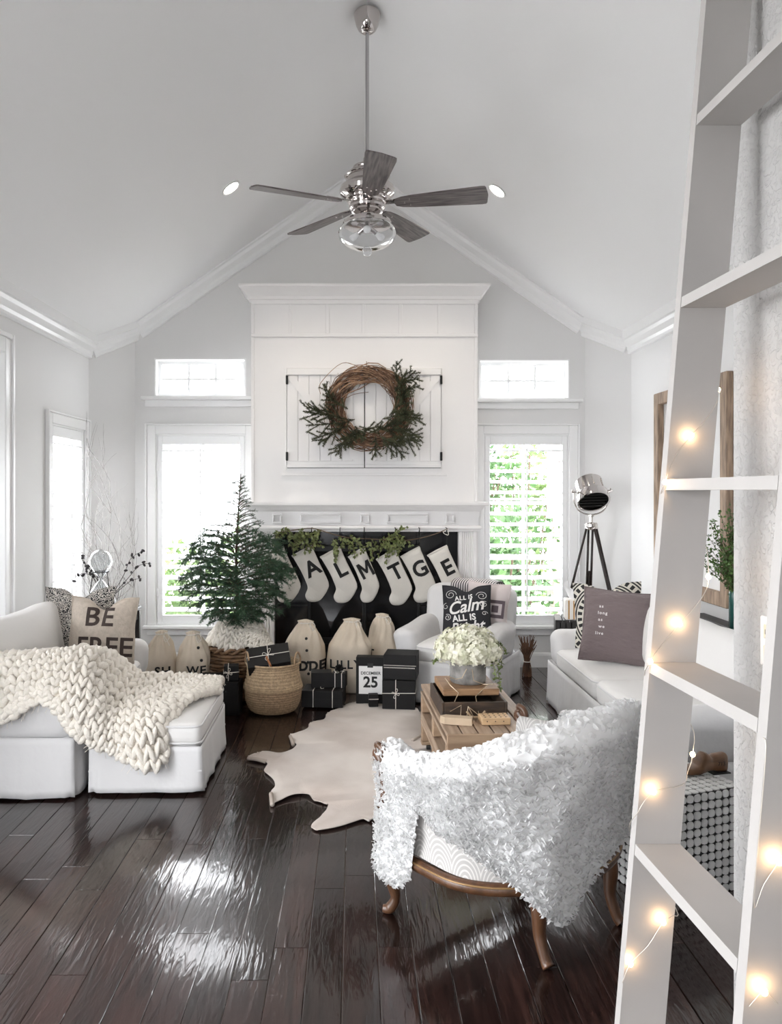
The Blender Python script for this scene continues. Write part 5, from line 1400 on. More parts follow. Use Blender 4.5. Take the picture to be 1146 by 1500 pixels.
# ------------------------------------------------------------------ canvas santa sacks
M_canvas = mat('natural_canvas', (.66, .57, .46), .9, bump=.3, bscale=50, vary=.08, vscale=10)
M_btn = mat('black_button', (.012, .012, .012), .5)
def sack(label, px, Y, w, h, txt, rz=0.0, seed=0, buttons=(), tsize=.07, tz=.21, lean=0.0, tx=0.0, bold=.002):
    X = (px - CX) * Y / F_PX; t = thing('canvas_sack', label, 'sack', (X, Y, 0), rz, 'drawstring canvas sacks by the hearth')
    dp = w * .36
    def S(u, v):
        a = 2 * pi * u; c, s_ = cos(a), sin(a)
        if v < .12: k = v / .12; r_ = lerp(.86, 1.0, k ** .5); z = lerp(.004, .05, k)
        else:
            k = (v - .12) / .88; z = lerp(.05, h, k)
            r_ = interp([0, .35, .6, .78, .89, .94, .98, 1.0], [1.0, .98, .87, .65, .43, .29, .36, .06], k)
        pl = .11 * smoothstep(.45, .9, v) * sin(a * 11 + seed)
        sq = 1 / (abs(c) ** 3 + abs(s_) ** 3) ** (1 / 3)
        p = Vector((w / 2 * r_ * sq * c * (1 + pl), dp * r_ * sq * s_ * (1 + pl), z)); p.x += lean * (z / h) ** 1.6
        return wob(p, .024 * min(1, v * 4) * (1 - .6 * smoothstep(.8, 1, v)), 6.5, seed * 3.1)
    m = MB(); m.grid(S, 66, 44, closed_u=True); m.add([S(i / 66, 0) for i in range(66)], [tuple(range(66))[::-1]]); m.build('bag', M_canvas, t, smooth=True)
    zc = .94 * .88 + .12
    MB().tube([S(i / 30, zc) + Vector((0, 0, 0)) for i in range(30)], .006, n=6, closed=True).build('drawstring', M_string, t, smooth=True)
    p0 = S(.82, zc); MB().tube(catmull([p0, p0 + Vector((.03, -.015, .012)), p0 + Vector((.05, -.02, -.02)), p0 + Vector((.025, -.022, -.05)), p0 + Vector((.01, -.01, -.005)), p0 + Vector((.055, -.025, -.075))], 5), .0032, n=6).build('cord', M_string, t, smooth=True)
    def bend(p):
        best = None
        zz = p.z; v = .12 + .88 * max(0, (zz - .05) / (h - .05)); u = .75
        for _ in range(8):
            q = S(u, v); u += (p.x - q.x) / (w * 3.0); v += (p.z - q.z) / h * .8; u = min(.99, max(.51, u))
        q = S(u, v); return Vector((p.x, q.y - .004 + p.y * .2, p.z))
    if txt: text_mesh(txt, tsize, .0006, 'lettering', M_ink, t, Matrix.Translation((tx, 0, tz)) @ TXT, bold=bold, spacing=1.15, bend=bend)
    for (bx_, bz_) in buttons:
        q = bend(Vector((bx_, 0, bz_))); MB().lathe([(0, .005), (.009, .004), (.011, 0), (.01, -.004), (0, -.005)], 14, M=frame(q + Vector((0, -.002, 0)), (0, -1, 0))).build('button', M_btn, t, smooth=True)
    return t
sack('canvas drawstring sack lettered SH beside the loveseat arm', 236, 5.5, .23, .53, 'SH', seed=1, tsize=.085, tz=.255, tx=.03)
sack('canvas drawstring sack with black buttons next to the wicker basket', 283, 5.5, .26, .525, 'WE', seed=2, buttons=((.05, .42), (.075, .335)), tsize=.08, tz=.265, tx=.04)
sack('canvas drawstring sack with a row of black buttons, lettered ADDE', 446, 5.93, .33, .535, 'ADDE', seed=3, buttons=((.02, .405), (.025, .32), (.035, .235), (.04, .155)), tsize=.09, tz=.205, lean=.01, bold=.004, tx=.03)
sack('canvas drawstring sack lettered LILLY', 510, 5.93, .345, .545, 'LILLY', seed=4, tsize=.09, tz=.215, lean=.03, tx=-.02)
sack('plain-topped canvas drawstring sack behind the tall calendar box', 560, 6.14, .27, .55, 'T', seed=5, tsize=.08, tz=.255, tx=-.09)
# ------------------------------------------------------------------ stockings on the mantel
M_felt = mat('cream_felt', (.68, .65, .60), .95, bump=.25, bscale=70, vary=.06, vscale=8)
M_blackfelt = mat('black_felt_letter', (.012, .012, .012), .9)
SY = 6.265; cs = .2443 * SY / F_PX
SO = [(-115, 60), (-60, 30), (0, 0), (12, 22), (48, 100), (102, 215), (95, 260), (78, 290), (55, 318), (30, 330), (5, 332), (-18, 328), (-33, 312), (-38, 290), (-27, 262), (-24, 245), (-32, 218), (-65, 145)]
def stocking(ch, hx, hy, sx=1.0, rot=0.0, seed=0, desc=''):
    hp = P(400 + hx * .2443, 770 + hy * .2443, SY)
    t = thing('stocking', 'cream felt stocking with black letter %s %s' % (ch, desc), 'stocking', hp, 0, 'letter stockings on the mantel')
    cr, sr = cos(rot), sin(rot)
    base = [Vector((p[0] * cs * sx, 0, -p[1] * cs)) for p in SO]
    base = [Vector((p.x * cr - p.z * sr, 0, p.x * sr + p.z * cr)) for p in base]
    cur = catmull(base + [base[0]], 3)[:-1]
    cur = [p for i, p in enumerate(cur)]
    c = sum(cur, Vector()) / len(cur); n = len(cur)
    m = MB(); vs = []
    for k, (sc_, y) in enumerate(((1, 0), (.97, -.008), (.86, -.015))):
        vs += [c + (p - c) * sc_ + Vector((0, y, 0)) for p in cur]
    for k, (sc_, y) in enumerate(((.97, .008), (.86, .013))): vs += [c + (p - c) * sc_ + Vector((0, y, 0)) for p in cur]
    fs = []
    for a, b_ in ((0, 1), (1, 2), (3, 0), (4, 3)): fs += [(a * n + i, a * n + (i + 1) % n, b_ * n + (i + 1) % n, b_ * n + i) for i in range(n)]
    fs += [tuple(2 * n + i for i in range(n)), tuple(4 * n + i for i in range(n))[::-1]]
    m.add(vs, fs); m.build('felt_body', M_felt, t, auto=55)
    hem = [Vector((p[0] * cs * sx, 0, -p[1] * cs)) for p in ((-118, 60), (-60, 28), (3, -2))]; hem = [Vector((p.x * cr - p.z * sr, 0, p.x * sr + p.z * cr)) for p in hem]
    MB().tube(hem, .009, n=6).build('cuff_hem', M_felt, t, smooth=True)
    lc = Vector((6 * cs * sx, 0, -132 * cs)); lc = Vector((lc.x * cr - lc.z * sr, -.0165, lc.x * sr + lc.z * cr))
    Lm = Matrix.Translation(lc) @ Matrix.Rotation(-radians(27) - rot, 4, 'Y') @ Matrix.Diagonal((sx, 1, 1, 1))
    if ch == 'M':
        mm = [(-.5, -.5), (-.5, .5), (-.26, .5), (0, .02), (.26, .5), (.5, .5), (.5, -.5), (.28, -.5), (.28, .16), (.07, -.24), (-.07, -.24), (-.28, .16), (-.28, -.5)]
        MB().prism([(a * .13, 0, b_ * .13) for a, b_ in mm], (0, -.003, 0), M=Lm).build('letter', M_blackfelt, t, fix=True)
    else: text_mesh(ch, .175, .0015, 'letter', M_blackfelt, t, Lm @ TXT, bold=.005)
    tp = Vector((0, -.0, fz(776, SY) - hp.z))
    MB().tube(catmull([(0, 0, -.004), (-.004, 0, tp.z * .5), (0, 0, tp.z), (.005, 0, tp.z * .5), (0, 0, -.004)], 4), .0022, n=5).build('hanging_loop', M_blackfelt, t)
    return t
ST = [('A', 62, 130, 1, 0, 'partly behind the fir tree'), ('A', 232, 125, 1, 0, 'next to the one with L'), ('L', 402, 132, 1.0, 0, 'below the leaf garland'), ('M', 548, 130, .82, .02, 'hung in the middle'), ('T', 734, 146, .97, 0, 'under the garland leaves'), ('G', 878, 130, .95, 0, 'between T and E'), ('E', 1042, 122, .98, 0, 'behind the armchair')]
for i, (ch, hx, hy, sx, ro, ds) in enumerate(ST): stocking(ch, hx, hy, sx, ro, i, ds)
for hx in (62, 232, 402, 548, 734, 878, 1042):
    q = P(400 + hx * .2443, 777, SY)
    MB().tube(catmull([(q.x, FY - .025, q.z + .02), (q.x, SY - .012, q.z + .016), (q.x, SY - .015, q.z - .008), (q.x, SY + .004, q.z - .014), (q.x, SY + .014, q.z - .002)], 4), .004, n=6).build('stocking_hook', M_iron, fp, smooth=True)
# leafy garland
M_leafg = mat('garland_leaf', (.19, .22, .07), .5, col2=(.08, .105, .03), vscale=30)
gd = thing('leaf_garland', 'green leafy garland on brown twine under the mantel', 'garland', P(530, 785, SY - .02))
g0 = gd.location.copy(); rr = random.Random(8)
gp = catmull([P(400 + a * .2443, 770 + b_ * .2443, SY - .03) - g0 for a, b_ in ((20, 42), (120, 28), (235, 16), (330, 42), (450, 72), (590, 80), (720, 88), (830, 85), (960, 55), (1048, 18))], 8)
MB().tube(gp, .0035, n=6).build('twine', mat('brown_twine', (.12, .08, .05), .9), gd, smooth=True)
MB().tube(catmull([gp[-1], gp[-1] + Vector((.005, 0, -.05)), gp[-1] + Vector((-.035, 0, -.03)), gp[-1]], 4), .003, n=5).build('twine_end', M_string, gd)
lm = MB(); ls = MB()
def spray(cx_, cy_, ang, ln, n):
    p0 = P(400 + cx_ * .2443, 770 + cy_ * .2443, SY - .035) - g0; d = Vector((cos(ang), rr.uniform(-.25, .05), -sin(ang))); l_ = ln * cs
    pts = catmull([p0, p0 + d * l_ * .5 + Vector((0, 0, .008)), p0 + d * l_ + Vector((0, 0, -.012))], 5); ls.tube(pts, .0016, n=4)
    for i in range(n):
        s = (i + .5) / n * (len(pts) - 1); k = min(len(pts) - 2, int(s)); p = pts[k].lerp(pts[k + 1], s - k)
        leaf(lm, p, d * .6 + rvec(rr) * .9, Vector((rr.uniform(-.5, .5), -1, rr.uniform(-.5, .5))), rr.uniform(.026, .042), rr.uniform(.008, .0125), .2)
for i in range(19): spray(rr.uniform(15, 330), rr.uniform(25, 70), rr.uniform(-.6, 2.2), rr.uniform(60, 120), 15)
for i in range(9): spray(rr.uniform(330, 510), rr.uniform(50, 95), rr.uniform(.1, 1.6), rr.uniform(60, 105), 13)
for i in range(14): spray(rr.uniform(600, 790), rr.uniform(55, 100), rr.uniform(-1.0, 2.9), rr.uniform(50, 110), 14)
spray(590, 95, 1.5, 100, 13); spray(720, 110, 2.0, 110, 13); spray(370, 95, 1.55, 100, 12)
stuff(lm.build('leaves', M_leafg, gd)); stuff(ls.build('leaf_stems', M_stem, gd))

# ------------------------------------------------------------------ grapevine wreath
wy = FY - .085
wc = P(541, 597, wy)
wrh = thing('vine_wreath', 'brown grapevine wreath with evergreen sprigs on the cabinet doors', 'wreath', wc)
rr = random.Random(77)
M_vine = mat('grapevine', (.20, .105, .06), .8, col2=(.085, .045, .03), vscale=14); M_vine2 = mat('grapevine_pale', (.38, .24, .15), .8, col2=(.2, .11, .07), vscale=14)
va, vb = MB(), MB(); pxm = wy / F_PX
for i in range(120):
    r0 = rr.uniform(40, 60) * pxm; a0 = rr.uniform(0, 2 * pi); sp_ = rr.uniform(1.6, 5.5); tw_ = rr.uniform(4, 9); ph = rr.uniform(0, 6.28); am = rr.uniform(.008, .045); ex = rr.uniform(-.012, .012); ey = rr.uniform(-.012, .012)
    pts = []; n = 26
    for k in range(n):
        a = a0 + sp_ * k / (n - 1); b_ = tw_ * a / 2 + ph; r_ = r0 + am * cos(b_)
        pts.append(((r_) * cos(a) + ex, .028 * sin(b_) + rr.uniform(-.002, .002), r_ * sin(a) * 1.0 + ey))
    (va if i % 2 else vb).tube(pts, [lerp(.0042, .0016, k / (n - 1)) * (1 if i % 4 else 1.4) for k in range(n)], n=5)
for i in range(60):                       # stray tendrils
    a = rr.uniform(0, 2 * pi); r_ = rr.uniform(36, 64) * pxm; c = Vector((r_ * cos(a), rr.uniform(-.035, .01), r_ * sin(a))); q = rr.uniform(.5, 1.4) * rr.choice((1, -1)); l = rr.uniform(.05, .16)
    tn = Vector((-sin(a), 0, cos(a))) * (1 if q > 0 else -1); rd = Vector((cos(a), 0, sin(a))) * rr.uniform(-.5, .9)
    va.tube(catmull([c, c + tn * l * .5 + rd * l * .15, c + tn * l + rd * l * .6], 4), .0011, n=4)
def px2(x, y): return Vector(((x - 541) * pxm, -.03, (597 - y) * pxm))
for pl in (((470, 578), (470, 562), (501, 533), (530, 541), (560, 560), (578, 579)), ((505, 585), (520, 578), (540, 575)), ((565, 545), (572, 565), (580, 580)), ((594, 570), (601, 583), (596, 592)), ((537, 530), (538, 545)), ((545, 650), (546, 675)), ((563, 640), (566, 662))):
    (vb if len(pl) > 3 else va).tube(catmull([px2(*p) for p in pl], 5), .0024, n=5)
stuff(va.build('dark_vines', M_vine, wrh, smooth=True)); stuff(vb.build('pale_vines', M_vine2, wrh, smooth=True))
M_ever = mat('wreath_evergreen', (.145, .155, .085), .65, col2=(.06, .07, .04), vscale=20); em = MB(); es = MB()
def sprig(x, y, ang, ln, bare=0.0):
    p0 = px2(x, y) + Vector((0, rr.uniform(-.035, -.012), 0)); d = Vector((cos(ang), rr.uniform(-.35, .1), sin(ang))).normalized(); L_ = ln * pxm; e = p0 + d * L_
    es.tube([p0, p0.lerp(e, .5), e], [.003, .0022, .0014], n=5); dn = d
    def nl(a, b_, dens, l):
        dd = (b_ - a).normalized()
        for i in range(int((b_ - a).length * dens)):
            v = rvec(rr); v = v - dd * v.dot(dd)
            if v.length < .1: continue
            v = (v.normalized() * .9 + dd * .6).normalized(); needle(em, a.lerp(b_, rr.random()), v, l * rr.uniform(.7, 1.2), .0026, v.cross(dd).normalized())
    nl(p0, e, 1500, .02)
    for q in range(5):
        b0_ = p0.lerp(e, .15 + .16 * q); s = 1 if q % 2 else -1; a2 = ang + s * rr.uniform(.45, .8); d2 = Vector((cos(a2), rr.uniform(-.3, .1), sin(a2))).normalized(); e2 = b0_ + d2 * L_ * rr.uniform(.25, .5)
        es.tube([b0_, e2], [.002, .001], n=4); nl(b0_, e2, 1300, .017)
rads = math.radians
for x, y, a, l in ((505, 615, 165, 48), (500, 620, 185, 50), (500, 630, 200, 45), (505, 625, 215, 45), (510, 600, 150, 42), (488, 590, 115, 28), (515, 635, 235, 40), (520, 630, 250, 30), (500, 612, 172, 55), (485, 605, 170, 36),
                   (520, 625, 300, 25), (530, 630, 10, 30), (540, 635, 20, 40), (555, 640, 340, 40), (560, 630, 0, 45), (565, 625, 30, 45), (570, 610, 50, 45), (575, 620, 10, 40), (570, 635, 330, 42), (560, 640, 300, 35), (580, 600, 60, 40), (580, 590, 75, 35), (578, 575, 60, 36), (585, 565, 40, 30), (580, 560, 90, 28), (590, 575, 20, 25), (575, 640, 350, 40), (575, 630, 345, 45), (580, 625, 325, 38), (550, 640, 270, 30), (545, 628, 200, 30), (535, 638, 190, 35), (560, 615, 15, 40), (592, 560, 10, 22), (570, 645, 310, 34), (588, 610, 350, 30), (575, 605, 0, 30), (565, 645, 350, 25), (520, 615, 200, 30), (512, 640, 225, 30)):
    sprig(x, y, rads(a), l)
stuff(em.build('evergreen_needles', M_ever, wrh)); stuff(es.build('sprig_stems', M_twig, wrh))
tc_ = mat('thorn', (.1, .06, .04), .8)

# ------------------------------------------------------------------ tripod searchlight lamp
M_dwood = mat('black_brown_wood', (.022, .014, .012), .4); M_brass = mat('tripod_nickel', (.6, .57, .54), .2, metal=1)
tl = thing('tripod_lamp', 'chrome searchlight floor lamp on a dark wooden tripod', 'lamp', (1.855, 6.16, 0))
ap = Vector((0, 0, 1.235))
for dx, dy in ((-.31, .10), (.24, -.24), (.05, .30)):
    lg = MB(); ft = Vector((dx, dy, .0)); d = (ft - ap).normalized(); sd = d.cross(Vector((0, 0, 1))).normalized() * .016
    top = ap + Vector((dx, dy, 0)).normalized() * .03
    lg.tube([top + sd, top.lerp(ft, .52) + sd], .0095, n=8); lg.tube([top - sd, top.lerp(ft, .52) - sd], .0095, n=8); lg.tube([top.lerp(ft, .3), top.lerp(ft, .985)], .0085, n=8)
    o = lg.build('leg', M_dwood, tl, smooth=True)
    c = top.lerp(ft, .52); MB().bbox(-.034, .034, -.018, .018, -.022, .022, .005, M=frame(c, d, sd)).build('leg_clamp', M_iron, o)
    MB().tube([c + sd.normalized() * .03, c + sd.normalized() * .06], .008, n=8).build('wing_screw', M_iron, o)
    MB().bbox(-.026, .026, -.014, .014, -.02, .03, .004, M=frame(top, d, sd)).build('leg_cap', M_brass, o)
    MB().lathe([(0, 0), (.006, .0), (.011, .03), (.011, .06), (0, .06)], 10, M=frame(ft + d * -.0, -d)).build('leg_tip', M_iron, o, auto=40)
    MB().tube([c, Vector((0, 0, c.z - .02))], .005, n=6).build('spreader', M_iron, o)
MB().lathe([(0, 1.2), (.03, 1.2), (.034, 1.215), (.05, 1.225), (.05, 1.245), (.03, 1.252), (.014, 1.26), (.014, 1.30), (.022, 1.305), (.022, 1.32), (0, 1.325)], 20).build('mount', M_brass, tl, auto=40)
hc_ = Vector((0.0, 0, 1.50)); ax = Vector((.04, -.62, -.78)).normalized()
Mh = frame(hc_, ax, (1, 0, 0))
hd = MB(); hd.lathe([(0, -.115), (.06, -.115), (.062, -.105), (.098, -.10), (.104, -.095), (.104, .02), (.118, .025), (.122, .035), (.122, .088), (.126, .092), (.126, .10), (.112, .10), (.11, .03), (.05, -.02), (0, -.04)], 36, M=Mh); hd.build('lamp_head', M_chrome, tl, auto=35)
MB().lathe([(0, .05), (.11, .05), (.11, .053), (0, .053)], 30, M=Mh).build('lens', mat('dark_lens', (.05, .05, .055), .1), tl)
for k in range(5):
    u = -.07 + k * .035; hw = sqrt(.108 ** 2 - u * u); MB().box(-hw, hw, u - .004, u + .004, .06, .09, M=Mh).build('grille_slat', M_iron, tl)
for a in range(0, 360, 45):
    q = radians(a); MB().box(-.004, .004, -.003, .003, -.07, .0, M=Mh @ Matrix.Rotation(q, 4, 'Z') @ Matrix.Translation((0, .106, 0))).build('vent_rib', M_brass, tl)
for s in (-1, 1):
    pts = [Mh @ Vector((s * .118, 0, 0)), Mh @ Vector((s * .15, 0, 0))]; MB().tube(pts, .008, n=8).build('side_knob', M_brass, tl)
    MB().tube([pts[1] + Vector((0, .012, .02)), pts[1], pts[1] + Vector((0, -.012, .02))], .005, n=6).build('wing_nut', M_brass, tl)
    k0 = Mh @ Vector((s * .10, .06, .06)); MB().tube([k0, k0 + (Mh.to_3x3() @ Vector((s * .035, .02, 0)))], .006, n=6).build('wing_nut', M_brass, tl)
MB().tube(catmull([(-.135, 0, 1.50), (-.135, 0, 1.42), (-.09, 0, 1.345), (0, 0, 1.318), (.09, 0, 1.345), (.135, 0, 1.42), (.135, 0, 1.50)], 5), .006, n=8).build('yoke', M_brass, tl, smooth=True)

# ------------------------------------------------------------------ slatted side table and tissue box
st = thing('slatted_side_table', 'small black slatted side table between armchair and loveseat', 'side table', (1.672, 5.92, 0), radians(-12))
M_bw = mat('black_stained_wood', (.016, .013, .013), .45, bump=.1, bscale=20)
for k in range(6): MB().bbox(-.16 + k * .0535, -.112 + k * .0535, -.15, .15, .535, .55, .002).build('top_slat', M_bw, st)
for y_ in (-.15, .138): 
    for k in range(8): MB().bbox(-.16 + k * .0402, -.127 + k * .0402, y_, y_ + .012, .43, .535, .002).build('apron_slat', M_bw, st)
for x_ in (-.16, .148): 
    for k in range(7): MB().bbox(x_, x_ + .012, -.136 + k * .0395, -.103 + k * .0395, .43, .535, .002).build('apron_slat', M_bw, st)
for sx in (-1, 1):
    for sy in (-1, 1): MB().tube([(sx * .13, sy * .12, .53), (sx * .175, sy * .155, .0)], [.016, .011], n=8).build('leg', M_bw, st)
tbx = thing('tissue_box', 'white tissue box with gold stripes on the slatted side table', 'tissue box', (1.625, 5.85, .551), radians(-8))
MB().bbox(-.062, .062, -.062, .062, 0, .15, .006).build('box', mat('white_ceramic', (.80, .76, .72), .35), tbx)
for k in (-.036, 0, .036): MB().bbox(k - .005, k + .005, -.0635, .0635, .006, .144, .001).build('gold_stripe', mat('gold_stripe_paint', (.55, .30, .10), .35, metal=.4), tbx)
m = MB()
def tis(u, v):
    a = 2 * pi * u; r_ = lerp(.022, .055, v ** .7) * (1 + .45 * sin(4 * a) * v); return Vector((r_ * cos(a), r_ * .6 * sin(a), .148 + .10 * v * (1 + .35 * cos(2 * a + .6) * v)))
m.grid(tis, 32, 8, closed_u=True); m.build('tissue', mat('tissue_paper', (.86, .86, .86), .9), tbx, smooth=True)
# dried twig bundle beside the armchair
db = thing('twig_bundle', 'bundle of dried brown twigs on the floor beside the armchair', 'dried twigs', (1.40, 6.38, 0)); rr = random.Random(4)
m = MB()
for i in range(70):
    a = rr.uniform(0, 6.28); b_ = rr.uniform(0, 6.28); r_ = rr.uniform(.0, .04); m.tube(catmull([(r_ * cos(a), r_ * sin(a), 0), (r_ * .6 * cos(a), r_ * .6 * sin(a), .12), (rr.uniform(.03, .08) * cos(b_), rr.uniform(.03, .08) * sin(b_), rr.uniform(.22, .33))], 3), .0028, n=4)
stuff(m.build('twigs', M_vine, db)); MB().tube([(.03 * cos(q * pi / 8), .03 * sin(q * pi / 8), .12) for q in range(16)], .004, n=5, closed=True).build('tie', M_string, db)

# ------------------------------------------------------------------ right wall: old wooden frame, console and plant
M_old = mat('weathered_frame_wood', (.42, .30, .21), .7, col2=(.20, .14, .10), vscale=6, stretch=(8, 8, 1), bump=.3, bscale=25)
wf = thing('wall_decor', 'large weathered wooden frame on the wall above the loveseat', 'frame', (XR, 5.25, .80))
w2, hF = .57, 1.42
for nm, y0, y1, z0, z1 in (('side_rail', -w2, -w2 + .085, 0, hF), ('side_rail', w2 - .085, w2, 0, hF), ('top_rail', -w2 + .085, w2 - .085, hF - .085, hF), ('bottom_rail', -w2 + .085, w2 - .085, 0, .085), ('muntin', -.02, .02, .085, hF - .085)):
    MB().bbox(-.045, -.001, y0, y1, z0, z1, .004).build(nm, M_old, wf)
cs_ = thing('console_table', 'narrow dark console table standing behind the loveseat', 'console table', (2.195, 4.5, 0))
MB().bbox(-.055, .055, -.55, .55, .69, .72, .004).build('top', M_bw, cs_)
for sx in (-1, 1):
    for sy in (-1, 1): MB().bbox(sx * .045 - .012, sx * .045 + .012, sy * .52 - .012, sy * .52 + .012, 0, .69, .003).build('leg', M_bw, cs_)
pv = thing('potted_greenery', 'dark green glass vase of leafy stems on the console by the plaster wall', 'plant', (2.185, 4.46, .721))
MB().lathe([(0, 0), (.05, 0), (.055, .01), (.055, .20), (.05, .215), (.046, .205), (.046, .02), (0, .02)], 24).build('vase', mat('teal_green_glass', (.012, .07, .06), .15), pv, auto=40)
rr = random.Random(14); lm = MB(); ls = MB()
for i in range(95):
    a = rr.uniform(0, 6.28); r_ = rr.uniform(.04, .2); hgt = rr.uniform(.28, .62) - r_ * .5; x2 = min(.07, r_ * cos(a)); pts = catmull([(0, 0, .1), (x2 * .35, r_ * .35 * sin(a), .1 + hgt * .55), (x2, r_ * sin(a), .1 + hgt)], 6); ls.tube(pts, .0014, n=4)
    for k in range(4, len(pts)):
        for q in range(5): leaf(lm, pts[k] + rvec(rr) * .012, rvec(rr) + Vector((0, 0, .3)), rvec(rr), rr.uniform(.014, .026), rr.uniform(.005, .008))
stuff(lm.build('leaves', mat('plant_green', (.10, .19, .04), .55, col2=(.035, .085, .02), vscale=20), pv)); stuff(ls.build('stems', M_stem, pv))

# ------------------------------------------------------------------ disc-covered cube stool and shoe last
M_disc = mat('capiz_disc', (.82, .82, .81), .35, vary=.12, vscale=30, obj_rand=.08)
M_cube = mat('cube_black', (.018, .017, .017), .7)
cbx = thing('disc_cube_stool', 'cube stool covered in white discs on black behind the ladder', 'stool', (1.21, 3.09, 0), radians(20))
HC = .2; ZC = .385
MB().bbox(-HC, HC, -HC, HC, 0, ZC, .004).build('cube', M_cube, cbx)
nd_ = 12; st_ = 2 * HC / nd_
dk = MB(); sq = [(st_ * .47 * (abs(cos(a)) ** .7) * (1 if cos(a) > 0 else -1), st_ * .47 * (abs(sin(a)) ** .7) * (1 if sin(a) > 0 else -1)) for a in [2 * pi * k / 12 for k in range(12)]]
dk.add([(x_, 0, z_) for x_, z_ in sq] + [(x_ * .96, -.004, z_ * .96) for x_, z_ in sq], [tuple(range(12, 24))] + [(k, (k + 1) % 12, 12 + (k + 1) % 12, 12 + k) for k in range(12)])
d0 = None; zs_ = ZC / nd_; rr = random.Random(2)
for face in (0, 1):
    for i in range(nd_):
        for j in range(nd_):
            if d0 is None: o = d0 = dk.build('disc', M_disc, cbx, fix=True)
            else: o = d0.copy(); COL.objects.link(o)
            u = -HC + (i + .5) * st_; z = (j + .5) * zs_
            o.location = (u, -HC - .0005, z) if face == 0 else (-HC - .0005, -u, z)
            o.rotation_euler = (rr.uniform(-.05, .05), rr.uniform(-.3, .3), 0 if face == 0 else -pi / 2); o.scale = (rr.uniform(.9, 1.02), 1, zs_ / st_ * rr.uniform(.92, 1.03))
tm = MB()
for i in range(nd_):
    for j in range(nd_):
        cx_, cy_ = -HC + (i + .5) * st_, -HC + (j + .5) * st_
        tm.add([(cx_ + x_, cy_ + z_, ZC) for x_, z_ in sq] + [(cx_ + x_ * .96, cy_ + z_ * .96, ZC + .004) for x_, z_ in sq], [tuple(range(12, 24))] + [(k, (k + 1) % 12, 12 + (k + 1) % 12, 12 + k) for k in range(12)])
stuff(tm.build('top_discs', M_disc, cbx, fix=True))
lst = thing('shoe_last', 'brown wooden shoe last lying on the disc-covered stool', 'shoe last', (1.40, 3.10, ZC + .0045), radians(12))
M_last = mat('brown_varnished_wood', (.16, .075, .032), .35, vary=.4, vscale=8, stretch=(1, 6, 6))
sec = []
def lastf(u, v):
    x = lerp(-.13, .075, u); top = interp([-.13, -.06, -.04, -.03, -.015, 0, .02, .065, .075], [.022, .04, .072, .085, .082, .066, .074, .078, .070], x); bot = interp([-.13, -.06, 0, .04, .075], [.006, .002, .012, .006, .004], x); wd = interp([-.13, -.1, -.05, 0, .05, .07, .075], [.012, .034, .036, .027, .027, .02, .012], x)
    a = 2 * pi * v; c, s = cos(a), sin(a); zc, zh = (top + bot) / 2, (top - bot) / 2
    return Vector((x, wd * (abs(c) ** .7) * (1 if c > 0 else -1), zc + zh * (abs(s) ** .6) * (1 if s > 0 else -1)))
m = MB(); n1, n2 = 36, 20
m.add([lastf(i / (n1 - 1), j / n2) for i in range(n1) for j in range(n2)], [(i * n2 + j, (i + 1) * n2 + j, (i + 1) * n2 + (j + 1) % n2, i * n2 + (j + 1) % n2) for i in range(n1 - 1) for j in range(n2)] + [tuple(range(n2)), tuple((n1 - 1) * n2 + j for j in range(n2))[::-1]])
m.build('last_body', M_last, lst, fix=True, auto=50)
text_mesh('713', .022, .0004, 'stamped_number', M_print, lst, Matrix.Translation((.035, -.0285, .042)) @ TXT)
MB().prism([(.0, -.028, 0), (.078, -.026, 0), (.078, .026, 0), (.0, .028, 0)], (0, 0, .004)).build('metal_sole', M_iron, lst, fix=True)

# ------------------------------------------------------------------ things on the coffee table
dk_w = mat('dark_crate_wood', (.075, .045, .028), .6, col2=(.03, .02, .014), vscale=5, stretch=(2, 10, 10), bump=.2, bscale=25)
tr = thing('wooden_tray', 'dark wooden tray crate on the pallet coffee table', 'tray', (.585, 4.09, .382), radians(2.5))
tw_, tl_ = .165, .205
MB().box(-tw_ + .012, tw_ - .012, -tl_ + .012, tl_ - .012, 0, .012).build('bottom', dk_w, tr)
for nm, a in (('side', (-tw_, -tw_ + .014, -tl_, tl_)), ('side', (tw_ - .014, tw_, -tl_, tl_)), ('end', (-tw_ + .014, tw_ - .014, -tl_, -tl_ + .014)), ('end', (-tw_ + .014, tw_ - .014, tl_ - .014, tl_))):
    MB().bbox(*a, 0, .075, .003).build(nm, dk_w, tr)
rb = thing('wooden_riser', 'light brown wooden board resting across the tray under the pot', 'wooden board', (.588, 4.145, .4575), radians(3))
MB().bbox(-.145, .145, -.14, .16, 0, .034, .004).build('board', mat('oak_riser', (.36, .21, .11), .55, col2=(.22, .12, .06), vscale=4, stretch=(1.5, 12, 12), bump=.15, bscale=25), rb)
fpz = .493
fpot = thing('hydrangea_pot', 'grey galvanised pot of white hydrangeas on the wooden board', 'flower pot', (.60, 4.165, fpz))
M_zinc = mat('aged_zinc', (.31, .295, .275), .65, col2=(.11, .105, .10), vscale=16, bump=.5, bscale=25, detail=8)
MB().lathe([(0, 0), (.088, 0), (.094, .008), (.096, .03), (.094, .034), (.097, .16), (.101, .168), (.098, .174), (.09, .17), (.088, .02), (0, .02)], 36).build('pot', M_zinc, fpot, auto=40)
M_hyd = mat('white_hydrangea', (.84, .81, .70), .8, col2=(.70, .70, .52), vscale=18); rr = random.Random(31); hm = MB()
heads = [(-.115, -.03, .215, .07), (-.05, -.07, .205, .075), (.035, -.075, .21, .078), (.105, -.035, .205, .07), (-.07, .03, .255, .07), (.0, 0, .275, .075), (.075, .03, .255, .07), (0, .09, .24, .07), (-.1, .07, .22, .065), (.11, .07, .21, .065), (-.03, -.02, .265, .06), (.045, -.02, .262, .06)]
